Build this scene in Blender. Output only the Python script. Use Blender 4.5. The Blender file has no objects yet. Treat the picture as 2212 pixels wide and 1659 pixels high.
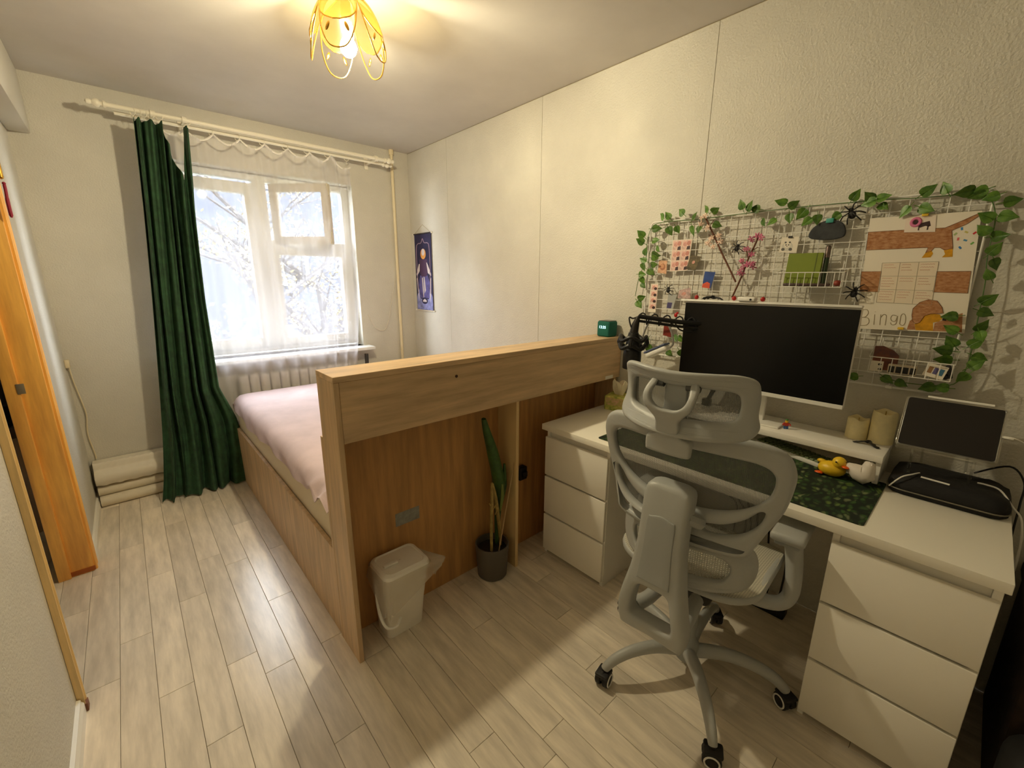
import bpy, bmesh, math, random
from mathutils import Vector, Matrix
random.seed(7)
S = bpy.context.scene
COL = S.collection

# ---------------------------------------------------------------- camera
F_PX = 918.97; YAW = .7336; PITCH = .2393; ROLL = .0052
cam = bpy.data.cameras.new('camera'); cam_o = bpy.data.objects.new('camera', cam); COL.objects.link(cam_o)
cam.sensor_fit = 'HORIZONTAL'; cam.sensor_width = 36.0; cam.lens = F_PX / 2212 * 36.0; cam.clip_start = .02
_F = Vector((math.sin(YAW)*math.cos(PITCH), math.cos(YAW)*math.cos(PITCH), -math.sin(PITCH)))
_R0 = Vector((math.cos(YAW), -math.sin(YAW), 0)); _U0 = _R0.cross(_F)
_R = _R0*math.cos(ROLL) + _U0*math.sin(ROLL); _U = -_R0*math.sin(ROLL) + _U0*math.cos(ROLL)
cam_o.matrix_world = Matrix(((_R.x, _U.x, -_F.x, 0), (_R.y, _U.y, -_F.y, 0), (_R.z, _U.z, -_F.z, 1.4216), (0, 0, 0, 1)))
S.camera = cam_o

# ---------------------------------------------------------------- world, light, exposure
SKY_STRENGTH = 25.0
BULB_STRENGTH = 1560.0
w = bpy.data.worlds.new('overcast_sky'); S.world = w; w.use_nodes = True
w.node_tree.nodes['Background'].inputs['Color'].default_value = (.86, .93, 1.0, 1)
w.node_tree.nodes['Background'].inputs['Strength'].default_value = SKY_STRENGTH
S.view_settings.view_transform = 'Standard'; S.view_settings.look = 'None'
S.view_settings.exposure = 0.0; S.view_settings.gamma = 1.0; S.view_settings.use_curve_mapping = False
S.cycles.use_denoising = True
S.cycles.max_bounces = 9; S.cycles.diffuse_bounces = 6; S.cycles.transparent_max_bounces = 16
S.cycles.use_light_tree = False; S.cycles.use_adaptive_sampling = True; S.cycles.adaptive_threshold = .03
S.cycles.sample_clamp_indirect = 10.0
S.cycles.caustics_reflective = False; S.cycles.caustics_refractive = False
portal = bpy.data.lights.new('window_portal', 'AREA'); portal.shape = 'RECTANGLE'; portal.size = 1.33; portal.size_y = 1.31
portal.cycles.is_portal = True
po = bpy.data.objects.new('window_portal', portal); COL.objects.link(po)
po.location = (.877, 3.96, 1.51); po.rotation_euler = (-math.pi/2, 0, 0)

# ---------------------------------------------------------------- materials
def lin(c):
    return tuple(((v/255)/12.92 if v/255 <= .04045 else ((v/255+.055)/1.055)**2.4) for v in c) + (1,)
MATS = {}
def N(nt, t, **kw):
    n = nt.nodes.new('ShaderNode'+t)
    for k, v in kw.items(): setattr(n, k, v)
    return n
def mat(name, col, rough=.55, metal=0.0, spec=.5, var=0, vscale=8, stretch=(1,1,1), bump=0, bscale=60, bstretch=None, emit=None, estr=0, coat=0, sub=0, col2=None, rnd=0, trans=0):
    if name in MATS: return MATS[name]
    m = bpy.data.materials.new(name); m.use_nodes = True; nt = m.node_tree; p = nt.nodes['Principled BSDF']
    p.inputs['Base Color'].default_value = lin(col); p.inputs['Roughness'].default_value = rough
    p.inputs['Metallic'].default_value = metal; p.inputs['Specular IOR Level'].default_value = spec
    if coat: p.inputs['Coat Weight'].default_value = coat
    if trans: p.inputs['Transmission Weight'].default_value = trans
    tc = None
    if var or bump or rnd:
        tc = N(nt, 'TexCoord')
        vec = tc.outputs['Object']
        if rnd:
            oi = N(nt, 'ObjectInfo'); ad = N(nt, 'VectorMath', operation='ADD'); sc = N(nt, 'VectorMath', operation='SCALE')
            sc.inputs[0].default_value = (13.1, 7.7, 3.3); nt.links.new(oi.outputs['Random'], sc.inputs['Scale'])
            nt.links.new(tc.outputs['Object'], ad.inputs[0]); nt.links.new(sc.outputs[0], ad.inputs[1]); vec = ad.outputs[0]
    if var:
        mp = N(nt, 'Mapping'); mp.inputs['Scale'].default_value = stretch; nt.links.new(vec, mp.inputs['Vector'])
        nz = N(nt, 'TexNoise'); nz.inputs['Scale'].default_value = vscale; nz.inputs['Detail'].default_value = 5; nz.inputs['Roughness'].default_value = .6
        nt.links.new(mp.outputs[0], nz.inputs['Vector'])
        mx = N(nt, 'Mix', data_type='RGBA'); c2 = col2 or tuple(max(0, v*(1-var)) for v in col); c1 = col if col2 else tuple(min(255, v*(1+var*.6)) for v in col)
        mx.inputs['A'].default_value = lin(c1); mx.inputs['B'].default_value = lin(c2)
        rp = N(nt, 'MapRange'); rp.inputs['From Min'].default_value = .32; rp.inputs['From Max'].default_value = .68
        nt.links.new(nz.outputs['Fac'], rp.inputs['Value']); nt.links.new(rp.outputs[0], mx.inputs['Factor'])
        out = mx.outputs['Result']
        if rnd:
            hs = N(nt, 'HueSaturation'); mr = N(nt, 'MapRange'); mr.inputs['To Min'].default_value = 1-rnd; mr.inputs['To Max'].default_value = 1+rnd
            nt.links.new(oi.outputs['Random'], mr.inputs['Value']); nt.links.new(mr.outputs[0], hs.inputs['Value']); nt.links.new(out, hs.inputs['Color']); out = hs.outputs[0]
        nt.links.new(out, p.inputs['Base Color'])
    if bump:
        mp2 = N(nt, 'Mapping'); mp2.inputs['Scale'].default_value = bstretch or (1,1,1); nt.links.new(vec, mp2.inputs['Vector'])
        n2 = N(nt, 'TexNoise'); n2.inputs['Scale'].default_value = bscale; n2.inputs['Detail'].default_value = 3; nt.links.new(mp2.outputs[0], n2.inputs['Vector'])
        bp = N(nt, 'Bump'); bp.inputs['Strength'].default_value = bump; bp.inputs['Distance'].default_value = .004
        nt.links.new(n2.outputs['Fac'], bp.inputs['Height']); nt.links.new(bp.outputs[0], p.inputs['Normal'])
    if emit:
        p.inputs['Emission Color'].default_value = lin(emit); p.inputs['Emission Strength'].default_value = estr
    MATS[name] = m
    return m
def mix_mat(name, fac, col, kind='TRANSLUCENT', rough=.5):
    """part see-through, part scattering sheet: tulle, bag film, glass panes"""
    if name in MATS: return MATS[name]
    m = bpy.data.materials.new(name); m.use_nodes = True; nt = m.node_tree; nt.nodes.remove(nt.nodes['Principled BSDF'])
    out = nt.nodes['Material Output']; mx = N(nt, 'MixShader'); tr = N(nt, 'BsdfTransparent'); mx.inputs[0].default_value = fac
    if kind == 'TRANSLUCENT':
        a = N(nt, 'BsdfTranslucent'); b = N(nt, 'BsdfDiffuse'); a.inputs['Color'].default_value = b.inputs['Color'].default_value = lin(col)
        m2 = N(nt, 'MixShader'); m2.inputs[0].default_value = .5; nt.links.new(a.outputs[0], m2.inputs[1]); nt.links.new(b.outputs[0], m2.inputs[2]); s = m2.outputs[0]
    else:
        g = N(nt, 'BsdfGlossy'); g.inputs['Roughness'].default_value = rough; g.inputs['Color'].default_value = lin(col); s = g.outputs[0]
    nt.links.new(tr.outputs[0], mx.inputs[1]); nt.links.new(s, mx.inputs[2]); nt.links.new(mx.outputs[0], out.inputs[0])
    MATS[name] = m; return m
def net_mat(name, col, scale, lo, hi, horizontal=False):
    """woven mesh: fine procedural threads, denser and thinner by turns"""
    m = bpy.data.materials.new(name); m.use_nodes = True; nt = m.node_tree; p = nt.nodes['Principled BSDF']
    p.inputs['Base Color'].default_value = lin(col); p.inputs['Roughness'].default_value = .75
    tc = N(nt, 'TexCoord'); sp = N(nt, 'SeparateXYZ'); nt.links.new(tc.outputs['Object'], sp.inputs[0])
    def wave(sock):
        a = N(nt, 'Math', operation='MULTIPLY'); a.inputs[1].default_value = scale*6.2832; nt.links.new(sock, a.inputs[0])
        b = N(nt, 'Math', operation='SINE'); nt.links.new(a.outputs[0], b.inputs[0]); return b.outputs[0]
    w1_ = wave(sp.outputs['X' if horizontal else 'Y']); w2_ = wave(sp.outputs['Y' if horizontal else 'Z'])
    mu = N(nt, 'Math', operation='MAXIMUM'); nt.links.new(w1_, mu.inputs[0]); nt.links.new(w2_, mu.inputs[1])
    mr = N(nt, 'MapRange'); mr.inputs['From Min'].default_value = -.6; mr.inputs['From Max'].default_value = .9; mr.inputs['To Min'].default_value = lo; mr.inputs['To Max'].default_value = hi; nt.links.new(mu.outputs[0], mr.inputs['Value'])
    tr = N(nt, 'BsdfTransparent'); ms = N(nt, 'MixShader'); nt.links.new(mr.outputs[0], ms.inputs[0]); nt.links.new(tr.outputs[0], ms.inputs[1]); nt.links.new(p.outputs[0], ms.inputs[2])
    nt.links.new(ms.outputs[0], nt.nodes['Material Output'].inputs[0]); MATS[name] = m; return m

M_WALL = mat('embossed_wallpaper', (206, 202, 190), .55, var=.03, vscale=3, bump=.75, bscale=120)
M_PAPERSTRIP = M_WALL
M_CEIL = mat('ceiling_paint', (202, 197, 189), .8, var=.03, vscale=2, bump=.12, bscale=25)
M_PLANK = mat('laminate_plank', (228, 217, 200), .27, var=.09, vscale=4.5, stretch=(7, 1, 1), bump=.035, bscale=14, bstretch=(12, 1, 1), rnd=.10, spec=.5)
M_SUB = mat('floor_joint', (140, 124, 104), .8)
M_TRIMW = mat('white_baseboard', (232, 228, 216), .4)
M_WINW = mat('white_window_paint', (232, 234, 232), .45, var=.04, vscale=6)
M_ORANGE = mat('orange_varnished_pine', (254, 182, 88), .38, var=.14, vscale=4, stretch=(8, 8, .7), bump=.05)
M_OAK = mat('oak_laminate', (206, 176, 138), .45, var=.12, vscale=4, stretch=(.8, 8, 9), bump=.04, bscale=20)
M_OAKV = mat('oak_laminate_upright', (204, 174, 136), .45, var=.12, vscale=4, stretch=(8, 8, .8), bump=.04, bscale=20)
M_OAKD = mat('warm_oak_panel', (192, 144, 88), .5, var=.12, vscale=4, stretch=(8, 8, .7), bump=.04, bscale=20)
M_OAKE = mat('pale_edge_band', (222, 192, 140), .5)
M_GREYP = mat('light_grey_plastic', (172, 174, 172), .42, bump=.08, bscale=400)
M_GREYP2 = mat('grey_plastic_insert', (158, 161, 160), .5)
M_BLACK = mat('black_plastic', (18, 17, 18), .45)
M_BLACKS = mat('black_rubber', (26, 24, 24), .6)
M_WHITE = mat('white_lacquer', (248, 245, 238), .38)
M_WHITEP = mat('white_plastic', (236, 234, 228), .4)
M_METALW = mat('white_coated_wire', (232, 230, 224), .35)
M_GOLD = mat('brass', (212, 164, 74), .25, metal=1)
M_CHROME = mat('chrome', (200, 200, 200), .2, metal=1)

# ---------------------------------------------------------------- mesh helpers
W = {}
def _finish(me, smooth, ang):
    if smooth:
        me.polygons.foreach_set('use_smooth', [True]*len(me.polygons)); me.set_sharp_from_angle(angle=math.radians(ang))
    me.update()
def place(me, name, m, parent=None, smooth=True, ang=42, origin=None):
    """link a world-space mesh with its origin at its own base"""
    vs = [v.co for v in me.vertices]
    if origin is None:
        lo = [min(v[i] for v in vs) for i in range(3)]; hi = [max(v[i] for v in vs) for i in range(3)]
        origin = Vector(((lo[0]+hi[0])/2, (lo[1]+hi[1])/2, lo[2]))
    me.transform(Matrix.Translation(-origin)); me.materials.clear(); me.materials.append(m); _finish(me, smooth, ang)
    me.name = name
    o = bpy.data.objects.new(name, me); COL.objects.link(o); W[o] = Vector(origin)
    if parent is not None: o.parent = parent; o.location = W[o] - W[parent]
    else: o.location = W[o]
    return o
def inst(me, name, M, parent=None):
    """another object sharing mesh data, M = world matrix"""
    o = bpy.data.objects.new(name, me); COL.objects.link(o); W[o] = M.to_translation()
    if parent is not None: o.parent = parent; o.matrix_basis = Matrix.Translation(-W[parent]) @ M
    else: o.matrix_basis = M
    return o
def tag(o, label, cat, group=None):
    o['label'] = label; o['category'] = cat
    if group: o['group'] = group
    return o
def thing(name, label, cat, loc, group=None):
    o = bpy.data.objects.new(name, None); COL.objects.link(o); o.location = loc; o.empty_display_size = .05; W[o] = Vector(loc)
    return tag(o, label, cat, group)
def struct(o): o['kind'] = 'structure'; return o
def catmull(pts, n=6, closed=False):
    P = [Vector(p) for p in pts]; out = []; L = len(P)
    for i in range(L if closed else L-1):
        p0 = P[(i-1) % L] if closed or i > 0 else P[0]; p1 = P[i]; p2 = P[(i+1) % L]; p3 = P[(i+2) % L] if closed or i+2 < L else P[-1]
        for k in range(n):
            t = k/n; out.append(.5*((2*p1)+(p2-p0)*t+(2*p0-5*p1+4*p2-p3)*t*t+(3*p1-p0-3*p2+p3)*t**3))
    if not closed: out.append(P[-1])
    return out
class MB:
    def __init__(s): s.bm = bmesh.new()
    def _merge(s, b, M=None):
        if M is not None: bmesh.ops.transform(b, matrix=M, verts=b.verts)
        t = bpy.data.meshes.new('t'); b.to_mesh(t); b.free(); s.bm.from_mesh(t); bpy.data.meshes.remove(t); return s
    def box(s, lo, hi, r=0, seg=2, M=None):
        b = bmesh.new(); bmesh.ops.create_cube(b, size=1)
        for v in b.verts: v.co = Vector([lo[i]+(v.co[i]+.5)*(hi[i]-lo[i]) for i in range(3)])
        if r: bmesh.ops.bevel(b, geom=b.edges[:], offset=r, segments=seg, affect='EDGES', profile=.5)
        return s._merge(b, M)
    def tube(s, pts, r, n=8, closed=False, M=None, flat=None):
        P = [Vector(p) for p in pts]; L = len(P); R = r if isinstance(r, (list, tuple)) else [r]*L
        b = bmesh.new(); rings = []; up = None
        for i, p in enumerate(P):
            a = P[(i+1) % L] if closed or i+1 < L else P[i]; c = P[(i-1) % L] if closed or i > 0 else P[i]
            d = (a-c).normalized() if (a-c).length > 1e-9 else Vector((0, 0, 1))
            if up is None:
                up = Vector((0, 0, 1)) if abs(d.z) < .9 else Vector((1, 0, 0))
            x = d.cross(up).normalized(); up = x.cross(d).normalized()
            fx, fu = flat or (1, 1)
            rings.append([b.verts.new(p+(x*math.cos(t)*fx+up*math.sin(t)*fu)*R[i]) for t in [2*math.pi*k/n for k in range(n)]])
        for i in range(L if closed else L-1):
            A, B = rings[i], rings[(i+1) % L]
            for k in range(n): b.faces.new((A[k], A[(k+1) % n], B[(k+1) % n], B[k]))
        if not closed: b.faces.new(rings[0][::-1]); b.faces.new(rings[-1])
        bmesh.ops.recalc_face_normals(b, faces=b.faces[:])
        return s._merge(b, M)
    def cyl(s, p0, p1, r0, r1=None, n=16, M=None):
        return s.tube([p0, p1], [r0, r0 if r1 is None else r1], n, M=M)
    def lathe(s, prof, c=(0, 0, 0), n=24, M=None):
        b = bmesh.new(); c = Vector(c); rings = []
        for (r, z) in prof:
            if r < 1e-6: rings.append([b.verts.new(c+Vector((0, 0, z)))])
            else: rings.append([b.verts.new(c+Vector((r*math.cos(2*math.pi*k/n), r*math.sin(2*math.pi*k/n), z))) for k in range(n)])
        for A, B in zip(rings, rings[1:]):
            for k in range(n):
                a = [A[k % len(A)], A[(k+1) % len(A)], B[(k+1) % len(B)], B[k % len(B)]]
                u = []
                for v in a:
                    if v not in u: u.append(v)
                if len(u) > 2: b.faces.new(u)
        bmesh.ops.recalc_face_normals(b, faces=b.faces[:])
        return s._merge(b, M)
    def sph(s, c, r, n=12, sc=(1, 1, 1), M=None):
        b = bmesh.new(); bmesh.ops.create_uvsphere(b, u_segments=n, v_segments=max(6, n*2//3), radius=r)
        for v in b.verts: v.co = Vector((v.co.x*sc[0], v.co.y*sc[1], v.co.z*sc[2]))+Vector(c)
        return s._merge(b, M)
    def prism(s, poly, ax, a, b_, M=None):
        """polygon in the two other axes (y,z for x), extruded from a to b along ax"""
        b = bmesh.new(); i = 'xyz'.index(ax); o = [k for k in range(3) if k != i]
        def pt(q, h):
            v = [0, 0, 0]; v[i] = h; v[o[0]] = q[0]; v[o[1]] = q[1]; return Vector(v)
        A = [b.verts.new(pt(q, a)) for q in poly]; B = [b.verts.new(pt(q, b_)) for q in poly]
        b.faces.new(A); b.faces.new(B[::-1]); n = len(poly)
        for k in range(n): b.faces.new((A[k], B[k], B[(k+1) % n], A[(k+1) % n]))
        bmesh.ops.recalc_face_normals(b, faces=b.faces[:])
        return s._merge(b, M)
    def grid(s, P, closed=False, M=None):
        b = bmesh.new(); V = [[b.verts.new(Vector(p)) for p in row] for row in P]
        for i in range(len(P)-1):
            m = len(P[0])
            for j in range(m if closed else m-1): b.faces.new((V[i][j], V[i][(j+1) % m], V[i+1][(j+1) % m], V[i+1][j]))
        return s._merge(b, M)
    def thick(s, t):
        bmesh.ops.recalc_face_normals(s.bm, faces=s.bm.faces[:]); bmesh.ops.solidify(s.bm, geom=s.bm.faces[:], thickness=t); return s
    def mesh(s):
        me = bpy.data.meshes.new('m'); s.bm.to_mesh(me); s.bm.free(); return me
    def obj(s, name, m, parent=None, smooth=True, ang=42): return place(s.mesh(), name, m, parent, smooth, ang)
def plate(outer, holes, thick, bevel, warp, maxlen=.035):
    """2-D outline with holes -> rounded plate, then bent by warp(u, v, w)"""
    cu = bpy.data.curves.new('t', 'CURVE'); cu.dimensions = '2D'; cu.fill_mode = 'BOTH'; cu.extrude = max(.0002, thick/2-bevel); cu.bevel_depth = bevel; cu.bevel_resolution = 2; cu.offset = -bevel
    for poly in [outer]+holes:
        sp = cu.splines.new('POLY'); sp.points.add(len(poly)-1)
        for p, q in zip(sp.points, poly): p.co = (q[0], q[1], 0, 1)
        sp.use_cyclic_u = True
    ob = bpy.data.objects.new('t', cu); COL.objects.link(ob)
    me = bpy.data.meshes.new_from_object(ob.evaluated_get(bpy.context.evaluated_depsgraph_get()))
    bpy.data.objects.remove(ob); bpy.data.curves.remove(cu)
    b = bmesh.new(); b.from_mesh(me); bpy.data.meshes.remove(me)
    bmesh.ops.remove_doubles(b, verts=b.verts[:], dist=1e-5); bmesh.ops.triangulate(b, faces=b.faces[:])
    for _ in range(4):
        e = [x for x in b.edges if x.calc_length() > maxlen]
        if not e: break
        bmesh.ops.subdivide_edges(b, edges=e, cuts=1); bmesh.ops.triangulate(b, faces=[f for f in b.faces if len(f.verts) > 3])
    for v in b.verts: v.co = Vector(warp(*v.co))
    bmesh.ops.recalc_face_normals(b, faces=b.faces[:])
    out = MB(); out._merge(b); return out
def mirror(half): return list(half)+[(-a, z) for a, z in reversed(half) if abs(a) > 1e-6]
def smooth2(pts, n=6): return [(p.x, p.y) for p in catmull([(a, b, 0) for a, b in pts], n, True)]
def rrect(x0, y0, x1, y1, r, n=5):
    out = []
    for cx, cy, a0 in ((x1-r, y1-r, 0), (x0+r, y1-r, 90), (x0+r, y0+r, 180), (x1-r, y0+r, 270)):
        for k in range(n+1):
            t = math.radians(a0+90*k/n); out.append((cx+r*math.cos(t), cy+r*math.sin(t)))
    return out
def star_patch(poly, warp, rings=7):
    cx = sum(p[0] for p in poly)/len(poly); cy = sum(p[1] for p in poly)/len(poly)
    P = []
    for k in range(rings+1):
        t = max(.001, k/rings); P.append([warp(cx+(p[0]-cx)*t, cy+(p[1]-cy)*t, 0) for p in poly])
    return MB().grid(P, closed=True)
def rot_about(c, axis, deg): return Matrix.Translation(Vector(c)) @ Matrix.Rotation(math.radians(deg), 4, axis) @ Matrix.Translation(-Vector(c))
def text_obj(body, size, M, name, m, parent, depth=.0004):
    cu = bpy.data.curves.new('t', 'FONT'); cu.body = body; cu.size = size; cu.extrude = depth; cu.align_x = 'CENTER'; cu.align_y = 'CENTER'
    ob = bpy.data.objects.new('t', cu); COL.objects.link(ob)
    me = bpy.data.meshes.new_from_object(ob.evaluated_get(bpy.context.evaluated_depsgraph_get())); bpy.data.objects.remove(ob); bpy.data.curves.remove(cu)
    me.transform(M); return place(me, name, m, parent, False)

# ================================================================ SETTING
XR, YB, XL, ZC, YK = 2.07, 3.70, -.32, 2.5, -1.2
fl = struct(MB().box((-1.3, YK, -.03), (XR+.05, 4.4, -.006)).obj('floor', M_SUB, smooth=False))
PW, PL = .1, .82
full = MB().box((-PW/2+.0006, -PL/2+.0006, -.006), (PW/2-.0006, PL/2-.0006, 0), .0008, 1).mesh()
full.materials.append(M_PLANK); full.name = 'plank'
rnd = random.Random(3)
x = XL - .9
while x < XR:
    inhall = x < XL-.005
    y0, y1 = (1.0, 4.3) if inhall else (YK, YB)
    y = y0 - rnd.random()*PL
    w_ = min(PW, XR-x)
    while y < y1:
        a, b = max(y, y0), min(y+PL, y1)
        if b-a > .03:
            if b-a > PL-.001 and w_ > PW-.001: inst(full, 'plank', Matrix.Translation((x+PW/2, (a+b)/2, 0)), fl)
            else: MB().box((x+.0006, a+.0006, -.006), (x+w_-.0006, b-.0006, 0), .0008, 1).obj('plank', M_PLANK, fl, False)
        y += PL
    x += PW
struct(MB().box((-1.35, YK, ZC), (XR+.15, 4.4, ZC+.1)).obj('ceiling', M_CEIL, smooth=False))
wr = struct(MB().box((XR+.0015, YK, 0), (XR+.15, YB+.25, ZC)).obj('wall_right', mat('plaster_seam', (150, 136, 104), .8), smooth=False))
ys = [YK, -.55, .9875, 2.033, 3.08, YB]
for a, b in zip(ys, ys[1:]):
    MB().box((XR-.001, a+.0012, 0), (XR+.0015, b-.0012, ZC-.004)).obj('wallpaper_strip', M_WALL, wr, False)
WX0, WX1, WZ0, WZ1 = .21, 1.545, .85, 2.17
wb = MB()
wb.box((-.45, YB, 0), (WX0, YB+.25, ZC)).box((WX1, YB, 0), (XR+.0014, YB+.25, ZC)).box((WX0, YB, 0), (WX1, YB+.25, WZ0)).box((WX0, YB, WZ1), (WX1, YB+.25, ZC))
struct(wb.obj('wall_window', M_WALL, smooth=False))
DY0, DY1, DZ = 1.83, 2.765, 2.06
wl = MB()
wl.box((-.43, YK, 0), (XL, DY0, ZC)).box((-.43, DY1+.035, 0), (XL, YB, ZC)).box((-.43, DY0, DZ+.03), (XL, DY1+.035, ZC))
struct(wl.obj('wall_left', M_WALL, smooth=False))
struct(MB().box((-1.35, YK-.1, 0), (XR+.15, YK, ZC)).obj('wall_back', M_WALL, smooth=False))
struct(MB().box((XL, YK, 2.19), (-.232, YB-.001, ZC-.001), .006, 2).obj('trim_1', mat('beam_paint', (210, 206, 194), .7, bump=.2, bscale=80)))
# hallway beyond the door
M_HALL = mat('darkened_hall_wallpaper', (120, 104, 80), .8)  # hallway gloom put into the wall colour
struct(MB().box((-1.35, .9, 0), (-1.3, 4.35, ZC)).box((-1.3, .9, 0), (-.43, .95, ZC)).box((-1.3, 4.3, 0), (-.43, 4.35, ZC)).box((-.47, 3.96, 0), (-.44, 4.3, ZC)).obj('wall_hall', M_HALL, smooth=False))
for nm, a, b in (('baseboard_left', 2.86, YB-.001), ('baseboard_near', YK, 1.794)):
    m_ = MB().prism([(XL, 0), (XL+.016, 0), (XL+.016, .04), (XL+.010, .05), (XL+.010, .056), (XL, .06)], 'y', a, b)
    struct(m_.obj(nm, M_TRIMW, smooth=False))
struct(MB().prism([(YB, 0), (YB-.016, 0), (YB-.016, .04), (YB-.01, .056), (YB, .06)], 'x', XL+.016, XR-.002).obj('baseboard_window', M_TRIMW, smooth=False))
# door frame
d1 = bpy.data.objects.new('door_1', None); COL.objects.link(d1); d1.location = (-.37, 2.3, 0); W[d1] = Vector(d1.location); struct(d1); d1.empty_display_size = .05
MB().box((-.437, DY1, 0), (-.312, DY1+.034, DZ), .003).obj('jamb', M_ORANGE, d1)
MB().box((-.437, DY1-.014, 0), (-.392, DY1+.001, DZ-.02), .003).obj('door_stop', M_ORANGE, d1)
MB().box((-.437, DY0-.034, 0), (-.3215, DY0, DZ), .003).obj('jamb', M_ORANGE, d1)
MB().box((-.437, DY0-.034, DZ), (-.312, DY1+.034, DZ+.03), .003).obj('jamb_head', M_ORANGE, d1)
cas = [(XL+.001, 0), (XL+.016, 0), (XL+.02, .006), (XL+.02, .016), (XL+.013, .024), (XL+.013, .052), (XL+.018, .06), (XL+.018, .068), (XL+.001, .07)]
MB().prism([(a, DY1+.012+b) for a, b in cas], 'z', 0, DZ+.08).obj('casing', M_ORANGE, d1, ang=25)
MB().prism([(a, DY0-.002-b*.42) for a, b in cas], 'z', 0, DZ+.08).obj('casing', mat('lit_varnished_casing', (236, 206, 146), .42, var=.1, vscale=4, stretch=(8, 8, .7)), d1, ang=25)  # near casing paler than the orange wood, its lit edge put into the colour
MB().box((XL+.001, DY0-.033, 0), (XL+.0225, DY0-.001, .03), .002).obj('casing_block', mat('brown_worn_wood', (120, 74, 48), .6), d1)
MB().box((-.41, DY1-.004, .005), (-.306, DY1+.006, .028), .003).obj('scuffed_foot', mat('worn_orange_wood', (160, 84, 26), .5), d1)
hg = MB(); hg.cyl((-.288, 2.762, 1.82), (-.288, 2.762, 1.885), .009); hg.sph((-.288, 2.762, 1.889), .0095).sph((-.288, 2.762, 1.816), .0095); hg.box((-.318, 2.760, 1.82), (-.288, 2.764, 1.885))
hg.obj('hinge', M_GOLD, d1)
MB().box((-.40, DY1-.0165, .93), (-.375, DY1-.013, .975), .001).obj('strike_plate', mat('worn_grey_metal', (150, 140, 118), .5, metal=.6), d1)

# window
w1 = bpy.data.objects.new('window_1', None); COL.objects.link(w1); w1.location = (.877, 3.83, .85); W[w1] = Vector(w1.location); struct(w1); w1.empty_display_size = .05
M_PANE = mix_mat('window_glass', .05, (240, 248, 255), 'GLOSSY', .02)
FY0, FY1 = 3.80, 3.87
def frame4(x0, x1, z0, z1, wx, wz, ya, yb, r=.004):
    m = MB()
    m.box((x0, ya, z0), (x0+wx, yb, z1), r).box((x1-wx, ya, z0), (x1, yb, z1), r).box((x0+wx-.001, ya, z0), (x1-wx+.001, yb, z0+wz), r).box((x0+wx-.001, ya, z1-wz), (x1-wx+.001, yb, z1), r)
    return m
fr = frame4(WX0, WX1, .862, WZ1-.002, .055, .045, FY0, FY1).obj('window_frame', M_WINW, w1)
MB().box((.835, FY0-.012, .9), (.925, FY1, 2.13), .006).obj('mullion', M_WINW, w1)
ls = frame4(.265, .838, .9, 2.10, .062, .075, FY0-.015, FY1-.02).obj('sash', M_WINW, w1)
MB().box((.325, 3.828, .965), (.778, 3.832, 2.03)).obj('pane', M_PANE, ls, False)
rs = frame4(.922, 1.492, .9, 1.665, .045, .06, FY0-.012, FY1-.02).obj('sash', M_WINW, w1)
MB().box((.965, 3.828, .95), (1.45, 3.832, 1.62)).obj('pane', M_PANE, rs, False)
MB().box((.922, FY0-.014, 1.66), (1.492, FY1, 1.715), .005).obj('transom', M_WINW, w1)
Mv = rot_about((.945, 3.80, 0), 'Z', -46)
vs = MB(); fb = frame4(.945, 1.405, 1.685, 2.115, .055, .055, 3.795, 3.84); vs._merge(fb.bm, Mv)
M_VENT = mat('shaded_window_paint', (206, 198, 180), .5)  # window paint browned: the backlit sash's shade is put into its colour
vso = vs.obj('vent_sash', M_VENT, w1)
MB().box((.998, 3.815, 1.738), (1.352, 3.819, 2.062), M=Mv).obj('pane', M_PANE, vso, False)
MB().box((1.375, 3.77, 1.86), (1.39, 3.795, 1.95), .003, M=Mv).obj('vent_latch', M_VENT, vso)
MB().box((WX0-.06, 3.575, .822), (1.60, 3.80, .85), .006).obj('window_sill', M_WINW, w1)
hd = MB(); hd.box((1.462, 3.775, 1.01), (1.482, 3.79, 1.07), .003).tube([(1.472, 3.78, 1.06), (1.472, 3.755, 1.06), (1.472, 3.752, 1.03), (1.472, 3.752, .99)], .006)
hd.obj('window_handle', mat('old_latch', (200, 196, 184), .4), w1)

# outdoors: lawn, apartment block, trees
struct(MB().box((-30, 4.6, -5.2), (30, 40, -5)).obj('ground', mat('autumn_lawn', (80, 76, 50), .9, var=.3, vscale=1), smooth=False))
bl = thing('apartment_building', 'grey apartment block with rows of windows seen beyond the trees outside', 'building', (1, 17, -5))
MB().box((-14, 15, -5), (16, 24, 7.0)).obj('wall', mat('grey_panel_wall', (56, 60, 70), .9, var=.08, vscale=.6), bl, False)
fm = MB().box((-.75, -.06, -.8), (.75, 0, .8), .02, 1).mesh(); fm.materials.append(mat('building_window_frame', (104, 108, 114), .6)); fm.name = 'window'
pm = MB().box((-.62, -.09, -.68), (-.05, -.06, .68)).box((.05, -.09, -.68), (.62, -.09+.03, .68)).mesh(); pm.materials.append(mat('building_glass', (20, 24, 32), .15)); pm.name = 'pane'
for i in range(-4, 6):
    for k in range(4):
        f_ = inst(fm, 'window', Matrix.Translation((1+i*2.9, 15, -3.6+k*2.8)), bl); inst(pm, 'pane', Matrix.Translation((1+i*2.9, 15, -3.6+k*2.8)), f_)
M_BARK = mat('bark', (58, 56, 58), .9, var=.3, vscale=12)
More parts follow.
